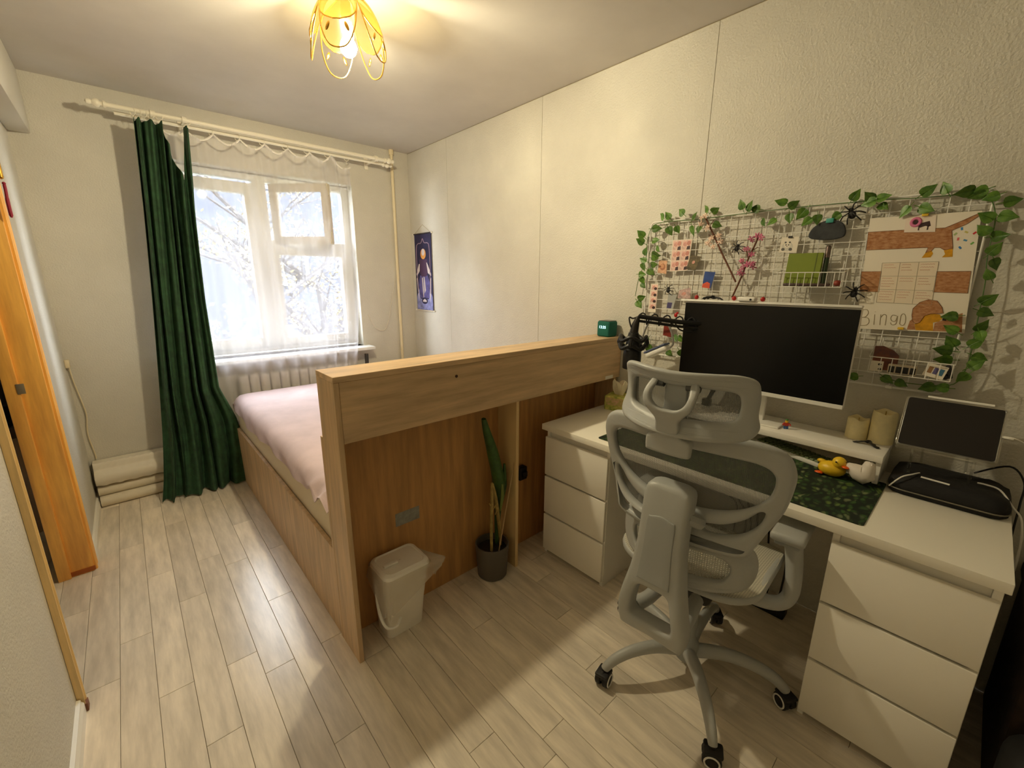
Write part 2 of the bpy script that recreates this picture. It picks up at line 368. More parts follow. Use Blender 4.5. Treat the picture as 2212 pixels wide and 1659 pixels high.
def tree(loc, h, seed, label, leafcol, spread=1.0):
    rn = random.Random(seed); t = thing('courtyard_tree', label, 'tree', loc, 'trees outside the window'); L = []; wood = MB()
    def br(p, d, ln, r, lev):
        pts = [p]; q = p.copy(); dd = d.copy()
        for k in range(4):
            dd = (dd+Vector((rn.uniform(-.16, .16), rn.uniform(-.16, .16), rn.uniform(-.05, .12)))).normalized(); q = q+dd*ln/4; pts.append(q.copy())
        wood.tube(pts, [r*(1-.14*k) for k in range(5)], 6 if lev < 2 else 4)
        if lev >= 3:
            for _ in range(7): L.append(pts[rn.randint(2, 4)]+Vector((rn.uniform(-.22, .22), rn.uniform(-.22, .22), rn.uniform(-.22, .18))))
            return
        for k in range(4 if lev else 7):
            b_ = pts[rn.randint(2 if lev else 1, 4)]; a = rn.uniform(0, 6.28); el = rn.uniform(.15, .8)
            br(b_, (dd*.35+Vector((math.cos(a)*spread, math.sin(a)*spread, el))).normalized(), ln*rn.uniform(.42, .62), r*.5, lev+1)
    br(Vector(loc), Vector((0, 0, 1)), h, h*.022, 0)
    wood.obj('trunk', M_BARK, t)
    lf = MB(); vs_ = []; 
    bm = lf.bm
    for c in L:
        for _ in range(3):
            u = Vector((rn.uniform(-1, 1), rn.uniform(-1, 1), rn.uniform(-1, 1))).normalized()*.045; v = u.orthogonal().normalized()*.028; c2 = c+Vector((rn.uniform(-.12, .12), rn.uniform(-.12, .12), rn.uniform(-.12, .12)))
            bm.faces.new([bm.verts.new(c2-u), bm.verts.new(c2+v), bm.verts.new(c2+u), bm.verts.new(c2-v)])
    lo = lf.obj('foliage', leafcol, t, False); lo['kind'] = 'stuff'
LEAF_Y = mat('yellowing_leaf', (120, 108, 70), .7, rnd=.2, var=.2); LEAF_G = mat('grey_green_leaf', (84, 94, 78), .7, rnd=.2, var=.2)
tree((-.6, 8.2, -5), 6.2, 11, 'thin bare tree nearest the window, beside the green curtain', LEAF_G)
tree((2.2, 9.2, -5), 6.0, 23, 'leaning tree with yellow leaves beyond the vent sash', LEAF_Y, .8)
tree((-2.6, 11.5, -5), 6.8, 5, 'taller grey tree farther off by the building corner', LEAF_G, 1.1)
tree((4.6, 12.5, -5), 6.4, 31, 'broad yellowing tree farthest out in front of the block', LEAF_Y, 1.2)

# ================================================================ LARGE OBJECTS
# ---- bed
bed = thing('double_bed', 'oak laminate double bed with deep headboard shelf, seen from behind', 'bed', (1.26, 2.4, 0))
HX0, HX1, HY0, HY1, HZ = .4585, XR-.004, 1.364, 1.525, 1.117
MB().box((HX0, HY0, HZ-.02), (HX1, HY1, HZ), .001, 1).obj('headboard_shelf', M_OAK, bed, ang=30)
MB().box((HX0+.019, HY0+.002, .884), (HX1, HY0+.02, HZ-.0205), .001, 1).obj('apron', M_OAK, bed, ang=30)
MB().box((HX0, HY0, 0), (HX0+.018, HY1, HZ-.0205), .001, 1).obj('end_panel', M_OAKV, bed, ang=30)
MB().box((HX1-.02, HY0+.021, 0), (HX1, HY1-.006, HZ-.0205), .001, 1).obj('end_panel', M_OAKV, bed, ang=30)
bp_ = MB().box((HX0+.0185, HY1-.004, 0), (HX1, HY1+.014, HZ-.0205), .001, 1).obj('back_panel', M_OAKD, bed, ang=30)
MB().box((.713, HY1-.0048, .402), (.826, HY1-.0042, .462)).obj('sticker', mat('grey_paper_sticker', (150, 150, 142), .6, var=.12, vscale=40), bp_, False).__setitem__('label', 'grey paper sticker')
MB().box((1.93, HY0+.0012, .886), (2.0, HY0+.0018, .905)).obj('label_tape', M_WHITEP, bed, False)
MB().box((1.278, HY0+.022, 0), (1.296, HY1-.005, .883), .001, 1).obj('divider', M_OAKE, bed, ang=30)
MB().lathe([(0, -.002), (.006, -.002), (.006, .001), (0, .001)], M=Matrix.Translation((.935, HY0+.001, 1.052)) @ Matrix.Rotation(math.pi/2, 4, 'X'), n=14).obj('screw_cap', mat('dark_brown_cap', (66, 40, 22), .5), bed)
MB().box((HX0-.001, HY1+.0005, 0), (HX0+.03, HY1+.02, .87), .001, 1).obj('batten', M_OAKV, bed, ang=30)
MB().box((HX0+.002, HY1+.021, 0), (HX0+.02, 3.47, .40), .001, 1).obj('side_rail', M_OAKV, bed, ang=30)
MB().box((HX0+.002, 3.47, 0), (HX1, 3.488, .40), .001, 1).obj('foot_panel', M_OAKV, bed, ang=30)
MB().box((HX0+.021, HY1+.03, .30), (HX1-.002, 3.469, .318)).obj('slat_base', M_OAKE, bed, False)
# sockets box under the shelf
tag(MB().box((1.40, 1.485, .40), (1.45, 1.5205, .47), .004).box((1.41, 1.47, .42), (1.44, 1.486, .45), .003).obj('wall_socket', M_BLACK), 'black plug and socket on the bed panel beside the chest', 'socket')

# ---- mattress and sheet
mm = MB().box((.482, 1.548, .3185), (XR-.012, 3.462, .622), .05, 4)
tag(mm.obj('mattress', mat('white_mattress_ticking', (226, 214, 190), .8, bump=.2, bscale=150)), 'thick white mattress lying in the oak bed frame', 'mattress')
P = []; ny = 70; rn = random.Random(5)
for i in range(ny+1):
    t = i/ny; y = 1.552+t*(3.464-1.552)
    lift = max(0, (1.95-y)/.4); drop = .045+.012*math.sin(y*7)+.018*math.sin(y*2.3+1)
    if t > .93: drop = .05+.02*math.sin(y*30)
    row = []
    prof = [(XR-.013, .50), (XR-.006, .57), (XR-.012, .615), (XR-.04, .629), (1.7, .6285), (1.3, .628), (.95, .6285), (.7, .6285), (.56, .629), (.515, .624), (.487, .606), (.474, .58), (.471, .58-drop*.35), (.469, .58-drop*.7), (.470, .58-drop)]
    for j, (px, pz) in enumerate(prof):
        f = min(1, max(0, (1.0-px)/.5))
        wr_ = .005*math.sin(y*38+px*11)*f*lift+.012*f*lift*math.sin(px*40+y*22)
        z = pz+abs(wr_); xo = 0
        if j >= 11: xo = -(.006+.014*lift+.006*math.sin(y*19+j))*(j-10)/4; z += .03*lift*math.sin(y*40)
        if i in (0, ny) and 2 < j < 12: z -= .02
        row.append((px+xo, y, z))
    P.append(row)
tag(MB().grid(P).thick(.003).obj('bed_sheet', mat('pale_pink_cotton', (206, 186, 190), .85, var=.05, vscale=6, bump=.12, bscale=300), ang=80), 'pale pink fitted sheet loosely covering the mattress', 'sheet')

# ---- green curtain
def lerp(a, b, t): return a+(b-a)*t
def interp(tab, t):
    for (a, va), (b, vb) in zip(tab, tab[1:]):
        if t <= b: return va+(vb-va)*(t-a)/(b-a)
    return tab[-1][1]
Lx = [(0, .012), (.06, .03), (.3, .079), (.56, .128), (.78, .165), (1, .196)]     # left edge against height fraction
Rx = [(0, .40), (.1, .425), (.2, .43), (.3, .392), (.56, .40), (.78, .424), (1, .462)]
P = []; nu, nv = 160, 60
for j in range(nv+1):
    h = j/nv; row = []
    for i in range(nu+1):
        u = i/nu
        if u < .48: top = 2.31-.012*abs(math.sin(u*20))
        elif u < .82: top = 2.31-.31*((u-.48)/.34)**1.15
        elif u < .87: top = 2.0+.31*((u-.82)/.05)
        else: top = 2.31
        z = .012+h*(top-.012)
        hh = z/2.31
        xx = lerp(interp(Lx, hh), interp(Rx, hh), u)
        xx += .010*math.sin(u*14+hh*2)
        amp = .034+.012*math.sin(u*9+2)
        ph = u*2*math.pi*6.2+.9*math.sin(hh*3.1+u*4)
        yy = 3.45+amp*math.sin(ph)+.012*math.sin(ph*2.1+hh*5)
        if hh < .22:
            k = (.22-hh)/.22
            yy -= .09*k*k*(1-u*.4)+.02*k*math.sin(u*21); xx += .07*k*k*(u-.35)+.012*k*math.sin(u*33)
        if hh < .30 and u > .7: xx += .035*math.sin((.30-hh)/.30*math.pi)*(u-.7)/.3; yy -= .03*math.sin((.30-hh)/.30*math.pi)
        row.append((xx, yy, z))
    P.append(row)
cz = tag(MB().grid(P).thick(.002).obj('curtain', mat('dark_green_velvet', (42, 76, 48), .85, var=.25, vscale=20, bump=.1, bscale=200), ang=80), 'dark green floor-length curtain bunched beside the window', 'curtain')

# ---- sheer curtain
P = []; nu, nv = 150, 44
for j in range(nv+1):
    h = j/nv; row = []
    for i in range(nu+1):
        u = i/nu; xt = .30+u*1.17
        sag = abs(math.sin((u*8.0)*math.pi)); top = 2.315-.045*sag-(.0 if u < .9 else (u-.9)*.5)
        z = .30+h*(top-.30); hh = h
        right = max(0, (u-.62)/.38)
        xb = .30+u*1.17-.10*right*(1-hh)
        sw = .10*math.exp(-((hh-.52)/.3)**2)*right*u*.3
        xx = lerp(xb, xt, hh)+sw
        if u > .80: xx += .05*(1-abs(hh-.7)/.7)*(-(u-.80)*1.3)
        f = .018+.012*math.sin(u*17)
        yy = 3.515+f*math.sin(u*2*math.pi*11+.7*math.sin(hh*4+u*6))+.01*math.sin(u*90)*(.3+right)
        g = math.exp(-((xx-1.22)/.2)**2)*math.exp(-((z-1.9)/.3)**2)
        yy -= .085*g
        yy += .02*(1-hh)
        row.append((xx, yy, z))
    P.append(row)
M_TULLE = mix_mat('white_tulle', .30, (244, 240, 244))
so = tag(MB().grid(P).obj('sheer_curtain', M_TULLE, ang=80), 'white sheer tulle curtain hanging in front of the window', 'curtain')
# gathered hem of the tulle
hem = [(.30+u*1.17, 3.512, 2.312-.045*abs(math.sin(u*8*math.pi))-(0 if u < .9 else (u-.9)*.5)) for u in [k/96 for k in range(97)]]
MB().tube(hem, .006, 6).obj('heading_tape', mat('white_tape', (232, 228, 220), .8), so)

# ---- curtain rod
rod = thing('curtain_rod', 'white double curtain rod with turned finials above the window', 'curtain rod', (.92, 3.58, 2.33))
M_ROD = mat('ivory_rod', (236, 230, 212), .35)
def turned(x, d, y=3.50, z=2.36):
    pr_ = [(.0, 0), (.018, 0), (.018, .012), (.011, .016), (.011, .024), (.02, .03), (.023, .04), (.018, .052), (.010, .06), (.014, .068), (.012, .08), (0, .088)]
    return MB().lathe(pr_, M=Matrix.Translation((x, y, z)) @ Matrix.Rotation(d*math.pi/2, 4, 'Y'), n=16)
MB().cyl((.10, 3.50, 2.36), (1.75, 3.50, 2.36), .0125, n=16).obj('front_pole', M_ROD, rod)
MB().cyl((.13, 3.575, 2.345), (1.77, 3.575, 2.345), .0105, n=14).obj('rear_pole', M_ROD, rod)
turned(.10, -1).obj('finial', M_ROD, rod); turned(1.75, 1).obj('finial', M_ROD, rod)
turned(1.77, 1, 3.575, 2.345).obj('finial', M_ROD, rod)
for bx in (.30, .45, 1.68):
    b = MB().box((bx-.012, 3.49, 2.345), (bx+.012, YB-.001, 2.36), .003).box((bx-.016, YB-.012, 2.31), (bx+.016, YB-.001, 2.40), .003).lathe([(.012, -.012), (.02, -.012), (.02, .012), (.012, .012), (.012, -.012)], M=Matrix.Translation((bx, 3.50, 2.36)) @ Matrix.Rotation(math.pi/2, 4, 'Y'), n=16)
    b.obj('bracket', M_ROD, rod)
ring = MB(); ring.tube([(0, .019*math.cos(t), .019*math.sin(t)) for t in [2*math.pi*k/18 for k in range(18)]], .0025, 6, closed=True); ring.tube([(0, 0, -.019), (0, .003, -.03), (0, -.002, -.04)], .0015, 5)
rme = ring.mesh(); rme.materials.append(M_ROD); rme.name = 'ring'; _finish(rme, True, 60)
for rx in (.21, .235, .26, .29, .33, .46): inst(rme, 'ring', Matrix.Translation((rx, 3.50, 2.352)) @ Matrix.Rotation(rx*3, 4, 'Z'), rod)
for k in range(9): inst(rme, 'ring', Matrix.Translation((.30+k/8*1.17, 3.575, 2.338)) @ Matrix.Rotation(k*.2, 4, 'Z'), rod)

# ---- heating pipe in the corner, radiator under the sill
pp = thing('heating_pipe', 'cream painted heating pipe running up the wall corner', 'pipe', (1.905, 3.675, 0))
M_PIPE = mat('cream_pipe_paint', (226, 212, 176), .45)
MB().cyl((1.905, 3.675, 0), (1.905, 3.675, ZC-.001), .013, n=14).obj('pipe', M_PIPE, pp)
MB().cyl((1.905, 3.675, 2.46), (1.905, 3.675, ZC-.001), .02, n=14).obj('collar', M_PIPE, pp)
ra = thing('radiator', 'white sectional radiator under the window sill behind the sheer curtain', 'radiator', (1.0, 3.64, .12))
sec = MB().box((-.032, -.04, 0), (.032, .04, .56), .014, 3).mesh(); sec.materials.append(mat('radiator_enamel', (200, 196, 188), .5)); sec.name = 'radiator_section'; _finish(sec, True, 42)
for k in range(12): inst(sec, 'radiator_section', Matrix.Translation((.58+k*.07, 3.645, .16)), ra)
MB().tube([(1.35, 3.645, .66), (1.47, 3.645, .66), (1.52, 3.645, .66), (1.54, 3.645, .70), (1.54, 3.645, .78)], .016, 10).obj('supply_pipe', mat('dark_iron_pipe', (60, 56, 54), .6), ra)
MB().tube([(1.35, 3.645, .22), (1.88, 3.66, .22)], .011, 8).obj('return_pipe', M_PIPE, ra)
wc = catmull([(1.60, 3.688, 1.12), (1.66, 3.688, 1.0), (1.74, 3.688, .97), (1.79, 3.688, 1.05), (1.84, 3.688, 1.25), (1.88, 3.685, 1.42)], 6)
tag(MB().tube(wc, .003, 6).obj('phone_cable', mat('pale_cable', (214, 206, 188), .6)), 'thin pale cable drooping on the wall beside the heating pipe', 'cable')

# ---- ceiling lamp
LX, LY = .80, 1.84
lamp = thing('ceiling_lamp', 'brass ceiling lamp with five cream glass petals and a lit bulb', 'lamp', (LX, LY, 2.2))
M_PETAL = bpy.data.materials.new('cream_glass_petal'); M_PETAL.use_nodes = True
nt = M_PETAL.node_tree; nt.nodes.remove(nt.nodes['Principled BSDF'])
a = N(nt, 'BsdfTranslucent'); b = N(nt, 'BsdfDiffuse'); g = N(nt, 'BsdfGlossy'); tr = N(nt, 'BsdfTransparent')
a.inputs[0].default_value = (.060, .036, .006, 1); b.inputs[0].default_value = (.05, .036, .010, 1); g.inputs['Roughness'].default_value = .15; tr.inputs[0].default_value = (.97, .92, .80, 1)
m1 = N(nt, 'MixShader'); m1.inputs[0].default_value = .4; m2 = N(nt, 'MixShader'); m2.inputs[0].default_value = .04; m3 = N(nt, 'MixShader'); m3.inputs[0].default_value = .48
nt.links.new(a.outputs[0], m1.inputs[1]); nt.links.new(b.outputs[0], m1.inputs[2]); nt.links.new(m1.outputs[0], m2.inputs[1]); nt.links.new(g.outputs[0], m2.inputs[2])
nt.links.new(tr.outputs[0], m3.inputs[1]); nt.links.new(m2.outputs[0], m3.inputs[2]); nt.links.new(m3.outputs[0], nt.nodes['Material Output'].inputs[0])
MB().lathe([(0, 2.499), (.05, 2.499), (.052, 2.49), (.03, 2.474), (.012, 2.466), (.012, 2.44), (0, 2.44)], (LX, LY, 0)).obj('canopy', M_GOLD, lamp)
MB().lathe([(0, 2.44), (.018, 2.44), (.02, 2.40), (.02, 2.345), (.014, 2.335), (0, 2.335)], (LX, LY, 0)).obj('socket', mat('bulb_socket', (206, 176, 140), .5), lamp)
bulbm = mat('lit_bulb', (255, 240, 214), .3, emit=(255, 239, 198), estr=BULB_STRENGTH)
MB().lathe([(0, 2.258), (.016, 2.262), (.027, 2.274), (.032, 2.290), (.027, 2.306), (.017, 2.322), (.013, 2.337)], (LX, LY, 0), 14).obj('bulb', bulbm, lamp)
def dome(th, s):   # s 0 top .. 1 lower rim of the glass .. 1.6 end of the wire
    r = .026+.112*math.sin(min(s, 1.3)**.72*1.30); z = 2.462-.142*s**1.3
    return Vector((LX+r*math.cos(th), LY+r*math.sin(th), z))
for k in range(5):
    th0 = k*2*math.pi/5+.28; P = []
    for i in range(17):
        s = i/16; half = .60*(.45+.55*min(1, s/.45))*math.sqrt(max(.0, 1-max(0, (s-.5)/.505)**2.6))
        P.append([dome(th0+half*q/6, s) for q in range(-6, 7)])
    pet = MB().grid(P).thick(.003).obj('petal', M_PETAL, lamp, ang=80)
    edge = [r_[0] for r_ in P]+P[-1][1:]+[r_[-1] for r_ in reversed(P)][1:]
    MB().tube(edge, .0022, 6).obj('petal_rim', M_GOLD, pet)
    A = P[-6][0]; B = P[-6][-1]; C1 = dome(th0-.44, 1.12); C2 = dome(th0+.44, 1.12); E1 = dome(th0-.20, 1.42); E2 = dome(th0+.20, 1.42)
    MB().tube(catmull([A, C1, E1, E2, C2, B], 6), .0026, 6).obj('wire_loop', M_GOLD, pet)
    for sgn in (-1, 1):
        c = dome(th0+sgn*.25, 1.12); d = Vector((math.cos(th0), math.sin(th0), 0))
        lf = MB().sph((0, 0, 0), .011, 8, (.35, .55, 1.5), M=Matrix.Translation(c) @ Matrix.Rotation(sgn*.4, 4, d) @ Matrix.Rotation(th0, 4, 'Z'))
        lf.obj('ornament_leaf', M_GOLD, pet)

# ---- wall scroll
sc_ = thing('wall_scroll', 'narrow navy and violet cloth scroll hanging beside the heating pipe', 'wall scroll', (2.06, 3.48, 1.145))
M_NAVY = mat('navy_cloth', (36, 32, 72), .8, var=.2, vscale=12); M_VIO = mat('violet_print', (92, 86, 150), .8, var=.25, vscale=20); M_PALE = mat('pale_print', (214, 204, 206), .8); M_PLUM = mat('plum_print', (74, 48, 82), .8)
SX = 2.06
cl = MB().box((SX, 3.34, 1.15), (SX+.002, 3.622, 1.815)).obj('cloth', M_NAVY, sc_, False)
MB().cyl((SX, 3.328, 1.818), (SX, 3.634, 1.818), .006, n=10).obj('top_rod', mat('dark_dowel', (40, 30, 34), .5), sc_)
MB().cyl((SX, 3.328, 1.147), (SX, 3.634, 1.147), .006, n=10).obj('bottom_rod', mat('pale_dowel', (206, 196, 176), .5), sc_)
for yy in (3.328, 3.634):
    for zz in (1.818, 1.147): MB().sph((SX, yy, zz), .009, 10).obj('rod_end', M_WHITEP, sc_)
MB().tube([(SX, 3.345, 1.82), (SX+.004, 3.481, 1.893), (SX, 3.617, 1.82)], .0016, 5).obj('cord', mat('beige_cord', (180, 164, 130), .8), sc_)
def pr_yz(poly, x0, dx, name, m, parent): return MB().prism(poly, 'x', x0-dx, x0).obj(name, m, parent, False)
pr_yz([(3.345, 1.155), (3.617, 1.155), (3.617, 1.27), (3.57, 1.34), (3.55, 1.25), (3.41, 1.25), (3.39, 1.34), (3.345, 1.27)], SX, .0006, 'printed_ground', mat('lavender_print', (136, 140, 196), .8, var=.2, vscale=25), cl)
pr_yz([(3.40, 1.26), (3.56, 1.26), (3.575, 1.40), (3.545, 1.46), (3.42, 1.46), (3.385, 1.40)], SX, .0007, 'printed_panel', M_VIO, cl)
arch = catmull([(SX-.0006, 3.38, 1.30), (SX-.0006, 3.37, 1.55), (SX-.0006, 3.375, 1.70), (SX-.0006, 3.40, 1.735), (SX-.0006, 3.455, 1.74), (SX-.0006, 3.481, 1.775), (SX-.0006, 3.51, 1.74), (SX-.0006, 3.565, 1.735), (SX-.0006, 3.59, 1.70), (SX-.0006, 3.595, 1.55), (SX-.0006, 3.585, 1.30)], 5)
MB().tube(arch, .004, 4).obj('printed_arch', mat('mauve_print', (150, 128, 150), .8), cl)
pr_yz([(3.481+.045*math.cos(t)*1.0, 1.645+.045*math.sin(t)) for t in [2*math.pi*k/20 for k in range(20)]], SX, .0009, 'printed_disc', mat('amber_print', (226, 160, 84), .8), cl)
pr_yz([(3.481+.026*math.cos(t), 1.66+.03*math.sin(t)) for t in [2*math.pi*k/16 for k in range(16)]], SX, .0012, 'printed_moon', M_PALE, cl)
pr_yz([(3.42, 1.60), (3.545, 1.60), (3.56, 1.50), (3.52, 1.45), (3.44, 1.45), (3.40, 1.50)], SX, .001, 'printed_swag', M_PLUM, cl)
for q in ([(3.50, 1.44), (3.515, 1.44), (3.51, 1.34), (3.495, 1.22), (3.49, 1.33)], [(3.485, 1.45), (3.47, 1.44), (3.455, 1.33), (3.48, 1.30)], [(3.545, 1.56), (3.56, 1.56), (3.61, 1.47), (3.60, 1.455), (3.55, 1.50)], [(3.42, 1.57), (3.43, 1.57), (3.41, 1.48), (3.36, 1.455), (3.36, 1.475)], [(3.60, 1.44), (3.607, 1.43), (3.59, 1.28), (3.575, 1.23), (3.58, 1.33)], [(3.36, 1.44), (3.375, 1.42), (3.39, 1.28), (3.385, 1.22), (3.37, 1.3)]):
    pr_yz(q, SX, .0013, 'printed_ribbon', M_PALE, cl)
pr_yz([(3.481+.05*math.cos(t), 1.235+.03*math.sin(t)) for t in [2*math.pi*k/18 for k in range(18)]], SX, .0014, 'printed_badge', M_NAVY, cl)
pr_yz([(3.45, 1.225), (3.512, 1.225), (3.512, 1.238), (3.497, 1.245), (3.481, 1.252), (3.465, 1.245), (3.45, 1.238)], SX, .0017, 'printed_crown', M_PALE, cl)

# ---- rolls and parcel in the corner
G = 'wallpaper rolls in the corner'
M_ROLL = mat('off_white_paper', (222, 212, 190), .6, var=.04, vscale=10); M_CORE = mat('roll_inside', (96, 86, 72), .8)
def roll(y, z, r, x0, x1, label, m=M_ROLL, dy=0):
    o = MB()
    prof = [(r, 0), (r, x1-x0), (r*.62, x1-x0), (r*.62, 0), (r, 0)]
    o.lathe(prof, M=Matrix.Translation((x0, y, z)) @ Matrix.Rotation(math.atan2(dy, x1-x0), 4, 'Z') @ Matrix.Rotation(math.pi/2, 4, 'Y'), n=22)
    ob = tag(o.obj('paper_roll', m), label, 'roll', G)
    MB().lathe([(0, .004), (r*.6, .004), (r*.6, x1-x0-.004), (0, x1-x0-.004)], M=Matrix.Translation((x0, y, z)) @ Matrix.Rotation(math.atan2(dy, x1-x0), 4, 'Z') @ Matrix.Rotation(math.pi/2, 4, 'Y'), n=16).obj('roll_core', M_CORE, ob)
roll(3.575, .0345, .034, -.30, .22, 'white paper roll lying on the floor, foremost of the corner stack', dy=.01)
roll(3.645, .0345, .034, -.303, .2, 'white paper roll on the floor against the wall, behind the foremost roll')
roll(3.612, .0945, .034, -.303, .2, 'white paper roll lying on top of the two floor rolls in the corner', dy=.005)
pk = thing('wrapped_parcel', 'flat white parcel in clear film on top of the corner rolls', 'parcel', (-.05, 3.63, .129))
MB().box((-.302, 3.568, .129), (.18, 3.66, .222), .044, 5).obj('contents', M_ROLL, pk)
MB().box((-.285, 3.618, .2225), (.18, 3.695, .272), .010, 3).obj('folded_top', M_ROLL, pk)
P = []
for i in range(33):
    x_ = -.303+i*.488/32; w_ = lambda k: .0035*math.sin(i*(1.1+.23*k)+k)
    P.append([(x_, 3.574, .140+w_(1)), (x_, 3.560, .165+w_(2)), (x_, 3.560, .192+w_(3)), (x_, 3.574, .217+w_(4)), (x_, 3.60, .228+w_(5)), (x_, 3.611, .240), (x_, 3.612, .262+w_(6)), (x_, 3.624, .276+w_(7)), (x_, 3.69, .278)])
MB().grid(P).thick(.0015).obj('film', mat('milky_film', (224, 216, 198), .22, spec=.7), pk)
wire = catmull([(-.305, 3.685, .90), (-.300, 3.688, .80), (-.285, 3.688, .66), (-.280, 3.688, .58), (-.294, 3.688, .46), (-.284, 3.692, .32), (-.285, 3.69, .288)], 6)
tag(MB().tube(wire, .0035, 6).box((-.32, 3.672, .89), (-.298, 3.699, .94), .004).obj('wall_cable', mat('cream_cable', (222, 208, 176), .6)), 'cream cable hanging from a small box in the wall corner', 'cable')

# ---- things in the hallway and on the door frame
co = thing('hanging_coat', 'dark grey coat hanging in the hallway behind the door frame', 'coat', (-.62, 3.6, .62))
P = []
for j in range(12):
    h = j/11; z = .62+h*.95; wv = .11+.05*(1-h); P.append([(-.62+(.06+.012*math.sin(5*t+j))*math.cos(t), 3.55+wv*math.sin(t)*(1.6-h*.6), z) for t in [2*math.pi*k/20 for k in range(20)]])
MB().grid(P, closed=True).obj('coat_body', mat('dark_grey_wool', (52, 48, 44), .9, var=.3, vscale=10), co)
MB().tube(catmull([(-.56, 3.40, 1.45), (-.54, 3.34, 1.2), (-.535, 3.33, .95), (-.54, 3.34, .78)], 4), [.05]*4+[.048]*4+[.045]*4+[.04], 10).obj('sleeve', MATS['dark_grey_wool'], co)
MB().lathe([(.0, 1.52), (.004, 1.52), (.004, 1.62), (0, 1.62)], (-.62, 3.55, 0), 8).obj('hook', M_CHROME, co)
tag(MB().lathe([(0, .27), (.10, .27), (.14, .33), (.15, .45), (.14, .55), (.13, .58), (.12, .58), (.12, .5), (0, .5)], (-.60, 3.50, 0), 20).lathe([(0, 0), (.09, 0), (.09, .272), (0, .272)], (-.60, 3.50, 0), 16).obj('laundry_basket', mat('beige_plastic', (186, 158, 124), .6)), 'beige tub on a stand below the coat in the hallway', 'basket')
tag(MB().lathe([(0, .0), (.05, .0), (.075, .03), (.08, .075), (.072, .125), (.045, .15), (0, .155)], (-.545, 2.96, 0), 20).obj('round_pot', mat('dull_white_ceramic', (206, 188, 162), .5)), 'round white pot on the hallway floor behind the orange jamb', 'pot')
ts = thing('red_tassel', 'dark red tassel hanging from the hinge of the orange door frame', 'tassel', (-.3, 2.74, 1.70))
M_RED = mat('crimson_thread', (140, 24, 50), .7)
MB().tube(catmull([(-.282, 2.748, 1.788), (-.282, 2.745, 1.76), (-.284, 2.744, 1.72), (-.284, 2.744, 1.66)], 5), [.002]+[.005]*8+[.006]*6+[.003], 8).obj('threads', M_RED, ts)
MB().tube(catmull([(-.284, 2.75, 1.88), (-.282, 2.745, 1.92), (-.275, 2.75, 1.95), (-.272, 2.752, 1.965)], 4), .005, 8).obj('loop', M_RED, ts)
MB().sph((-.282, 2.748, 1.79), .006, 10).obj('knot', M_RED, ts)

# ---- chests and desktop
M_DRAW = mat('white_drawer_front', (248, 244, 234), .42)
def chest(y0, y1, label):
    t = thing('drawer_chest', label, 'drawer chest', (1.76, (y0+y1)/2, 0), 'white drawer chests under the desktop')
    X0, X1 = 1.492, 2.03
    MB().box((X0, y0, 0), (X1, y0+.018, .70), .001, 1).obj('side_panel', M_WHITE, t, ang=30)
    MB().box((X0, y1-.018, 0), (X1, y1, .70), .001, 1).obj('side_panel', M_WHITE, t, ang=30)
    MB().box((X1-.02, y0+.0185, .03), (X1, y1-.0185, .70)).obj('back_panel', M_WHITE, t, False)
    MB().box((X0+.004, y0+.0185, .682), (X1-.021, y1-.0185, .70)).obj('top_rail', M_WHITE, t, False)
    MB().box((X0+.012, y0+.0185, .64), (X0+.028, y1-.0185, .6815)).obj('front_rail', M_WHITE, t, False)
    MB().box((X0+.03, y0+.0185, .04), (X1-.021, y1-.0185, .056)).obj('bottom_shelf', M_WHITE, t, False)
    for (z0, z1) in ((.028, .232), (.242, .446), (.456, .66)):
        d = MB().box((X0-.016, y0+.002, z0), (X0, y1-.002, z1), .0015, 2).obj('drawer', M_DRAW, t, ang=30)
        MB().box((X0+.001, y0+.03, z0+.01), (X0+.40, y0+.042, z1-.035)).box((X0+.001, y1-.042, z0+.01), (X0+.40, y1-.03, z1-.035)).box((X0+.40, y0+.03, z0+.01), (X0+.412, y1-.03, z1-.035)).box((X0+.001, y0+.03, z0+.01), (X0+.40, y1-.03, z0+.016)).obj('drawer_box', M_WHITE, d, False)
    return t
chest(1.005, 1.385, 'white three-drawer chest beside the bed headboard')
chest(-.147, .198, 'white three-drawer chest in the foreground under the tablet')
tag(MB().box((1.457, -.155, .7005), (2.035, 1.392, .73), .002, 2).obj('desktop', mat('white_desktop', (248, 244, 232), .42), ang=30), 'long white desktop resting on the two drawer chests', 'desktop')

# ---- office chair
CC = Vector((1.3566, .53, 0)); CA = math.radians(3.5)
chair = thing('office_chair', 'light grey mesh office chair with headrest, seen from behind', 'office chair', CC)
MC = Matrix.Translation(CC) @ Matrix.Rotation(CA, 4, 'Z')
def cw(x, y, z): return MC @ Vector((x, y, z))
def back_x(y, z): return -.262+.055*(y/.27)**2+.035*math.exp(-((z-.80)/.13)**2)-.03*max(0, z-.9)
def warp_back(u, v, w): return cw(back_x(u, v)-w, u, v)
def bo(half, n=5): return smooth2(mirror(half), n)
outer = bo([(0, 1.030), (.10, 1.032), (.20, 1.028), (.250, 1.006), (.270, .965), (.271, .92), (.256, .84), (.226, .768), (.208, .725), (.188, .694), (.12, .684), (0, .683)])
inner = bo([(0, .975), (.10, .976), (.19, .972), (.226, .952), (.231, .915), (.215, .868), (.17, .825), (.10, .798), (0, .788)])
def slot(s): return smooth2([(s*.085, .757), (s*.13, .768), (s*.175, .795), (s*.205, .828), (s*.218, .826), (s*.205, .785), (s*.17, .75), (s*.12, .733), (s*.085, .732), (s*.075, .745)], 5)
plate(outer, [inner, slot(1), slot(-1)], .034, .013, warp_back).obj('backrest_frame', M_GREYP, chair, ang=60)
M_NET = net_mat('grey_mesh_fabric', (100, 102, 100), 300, .60, .80)
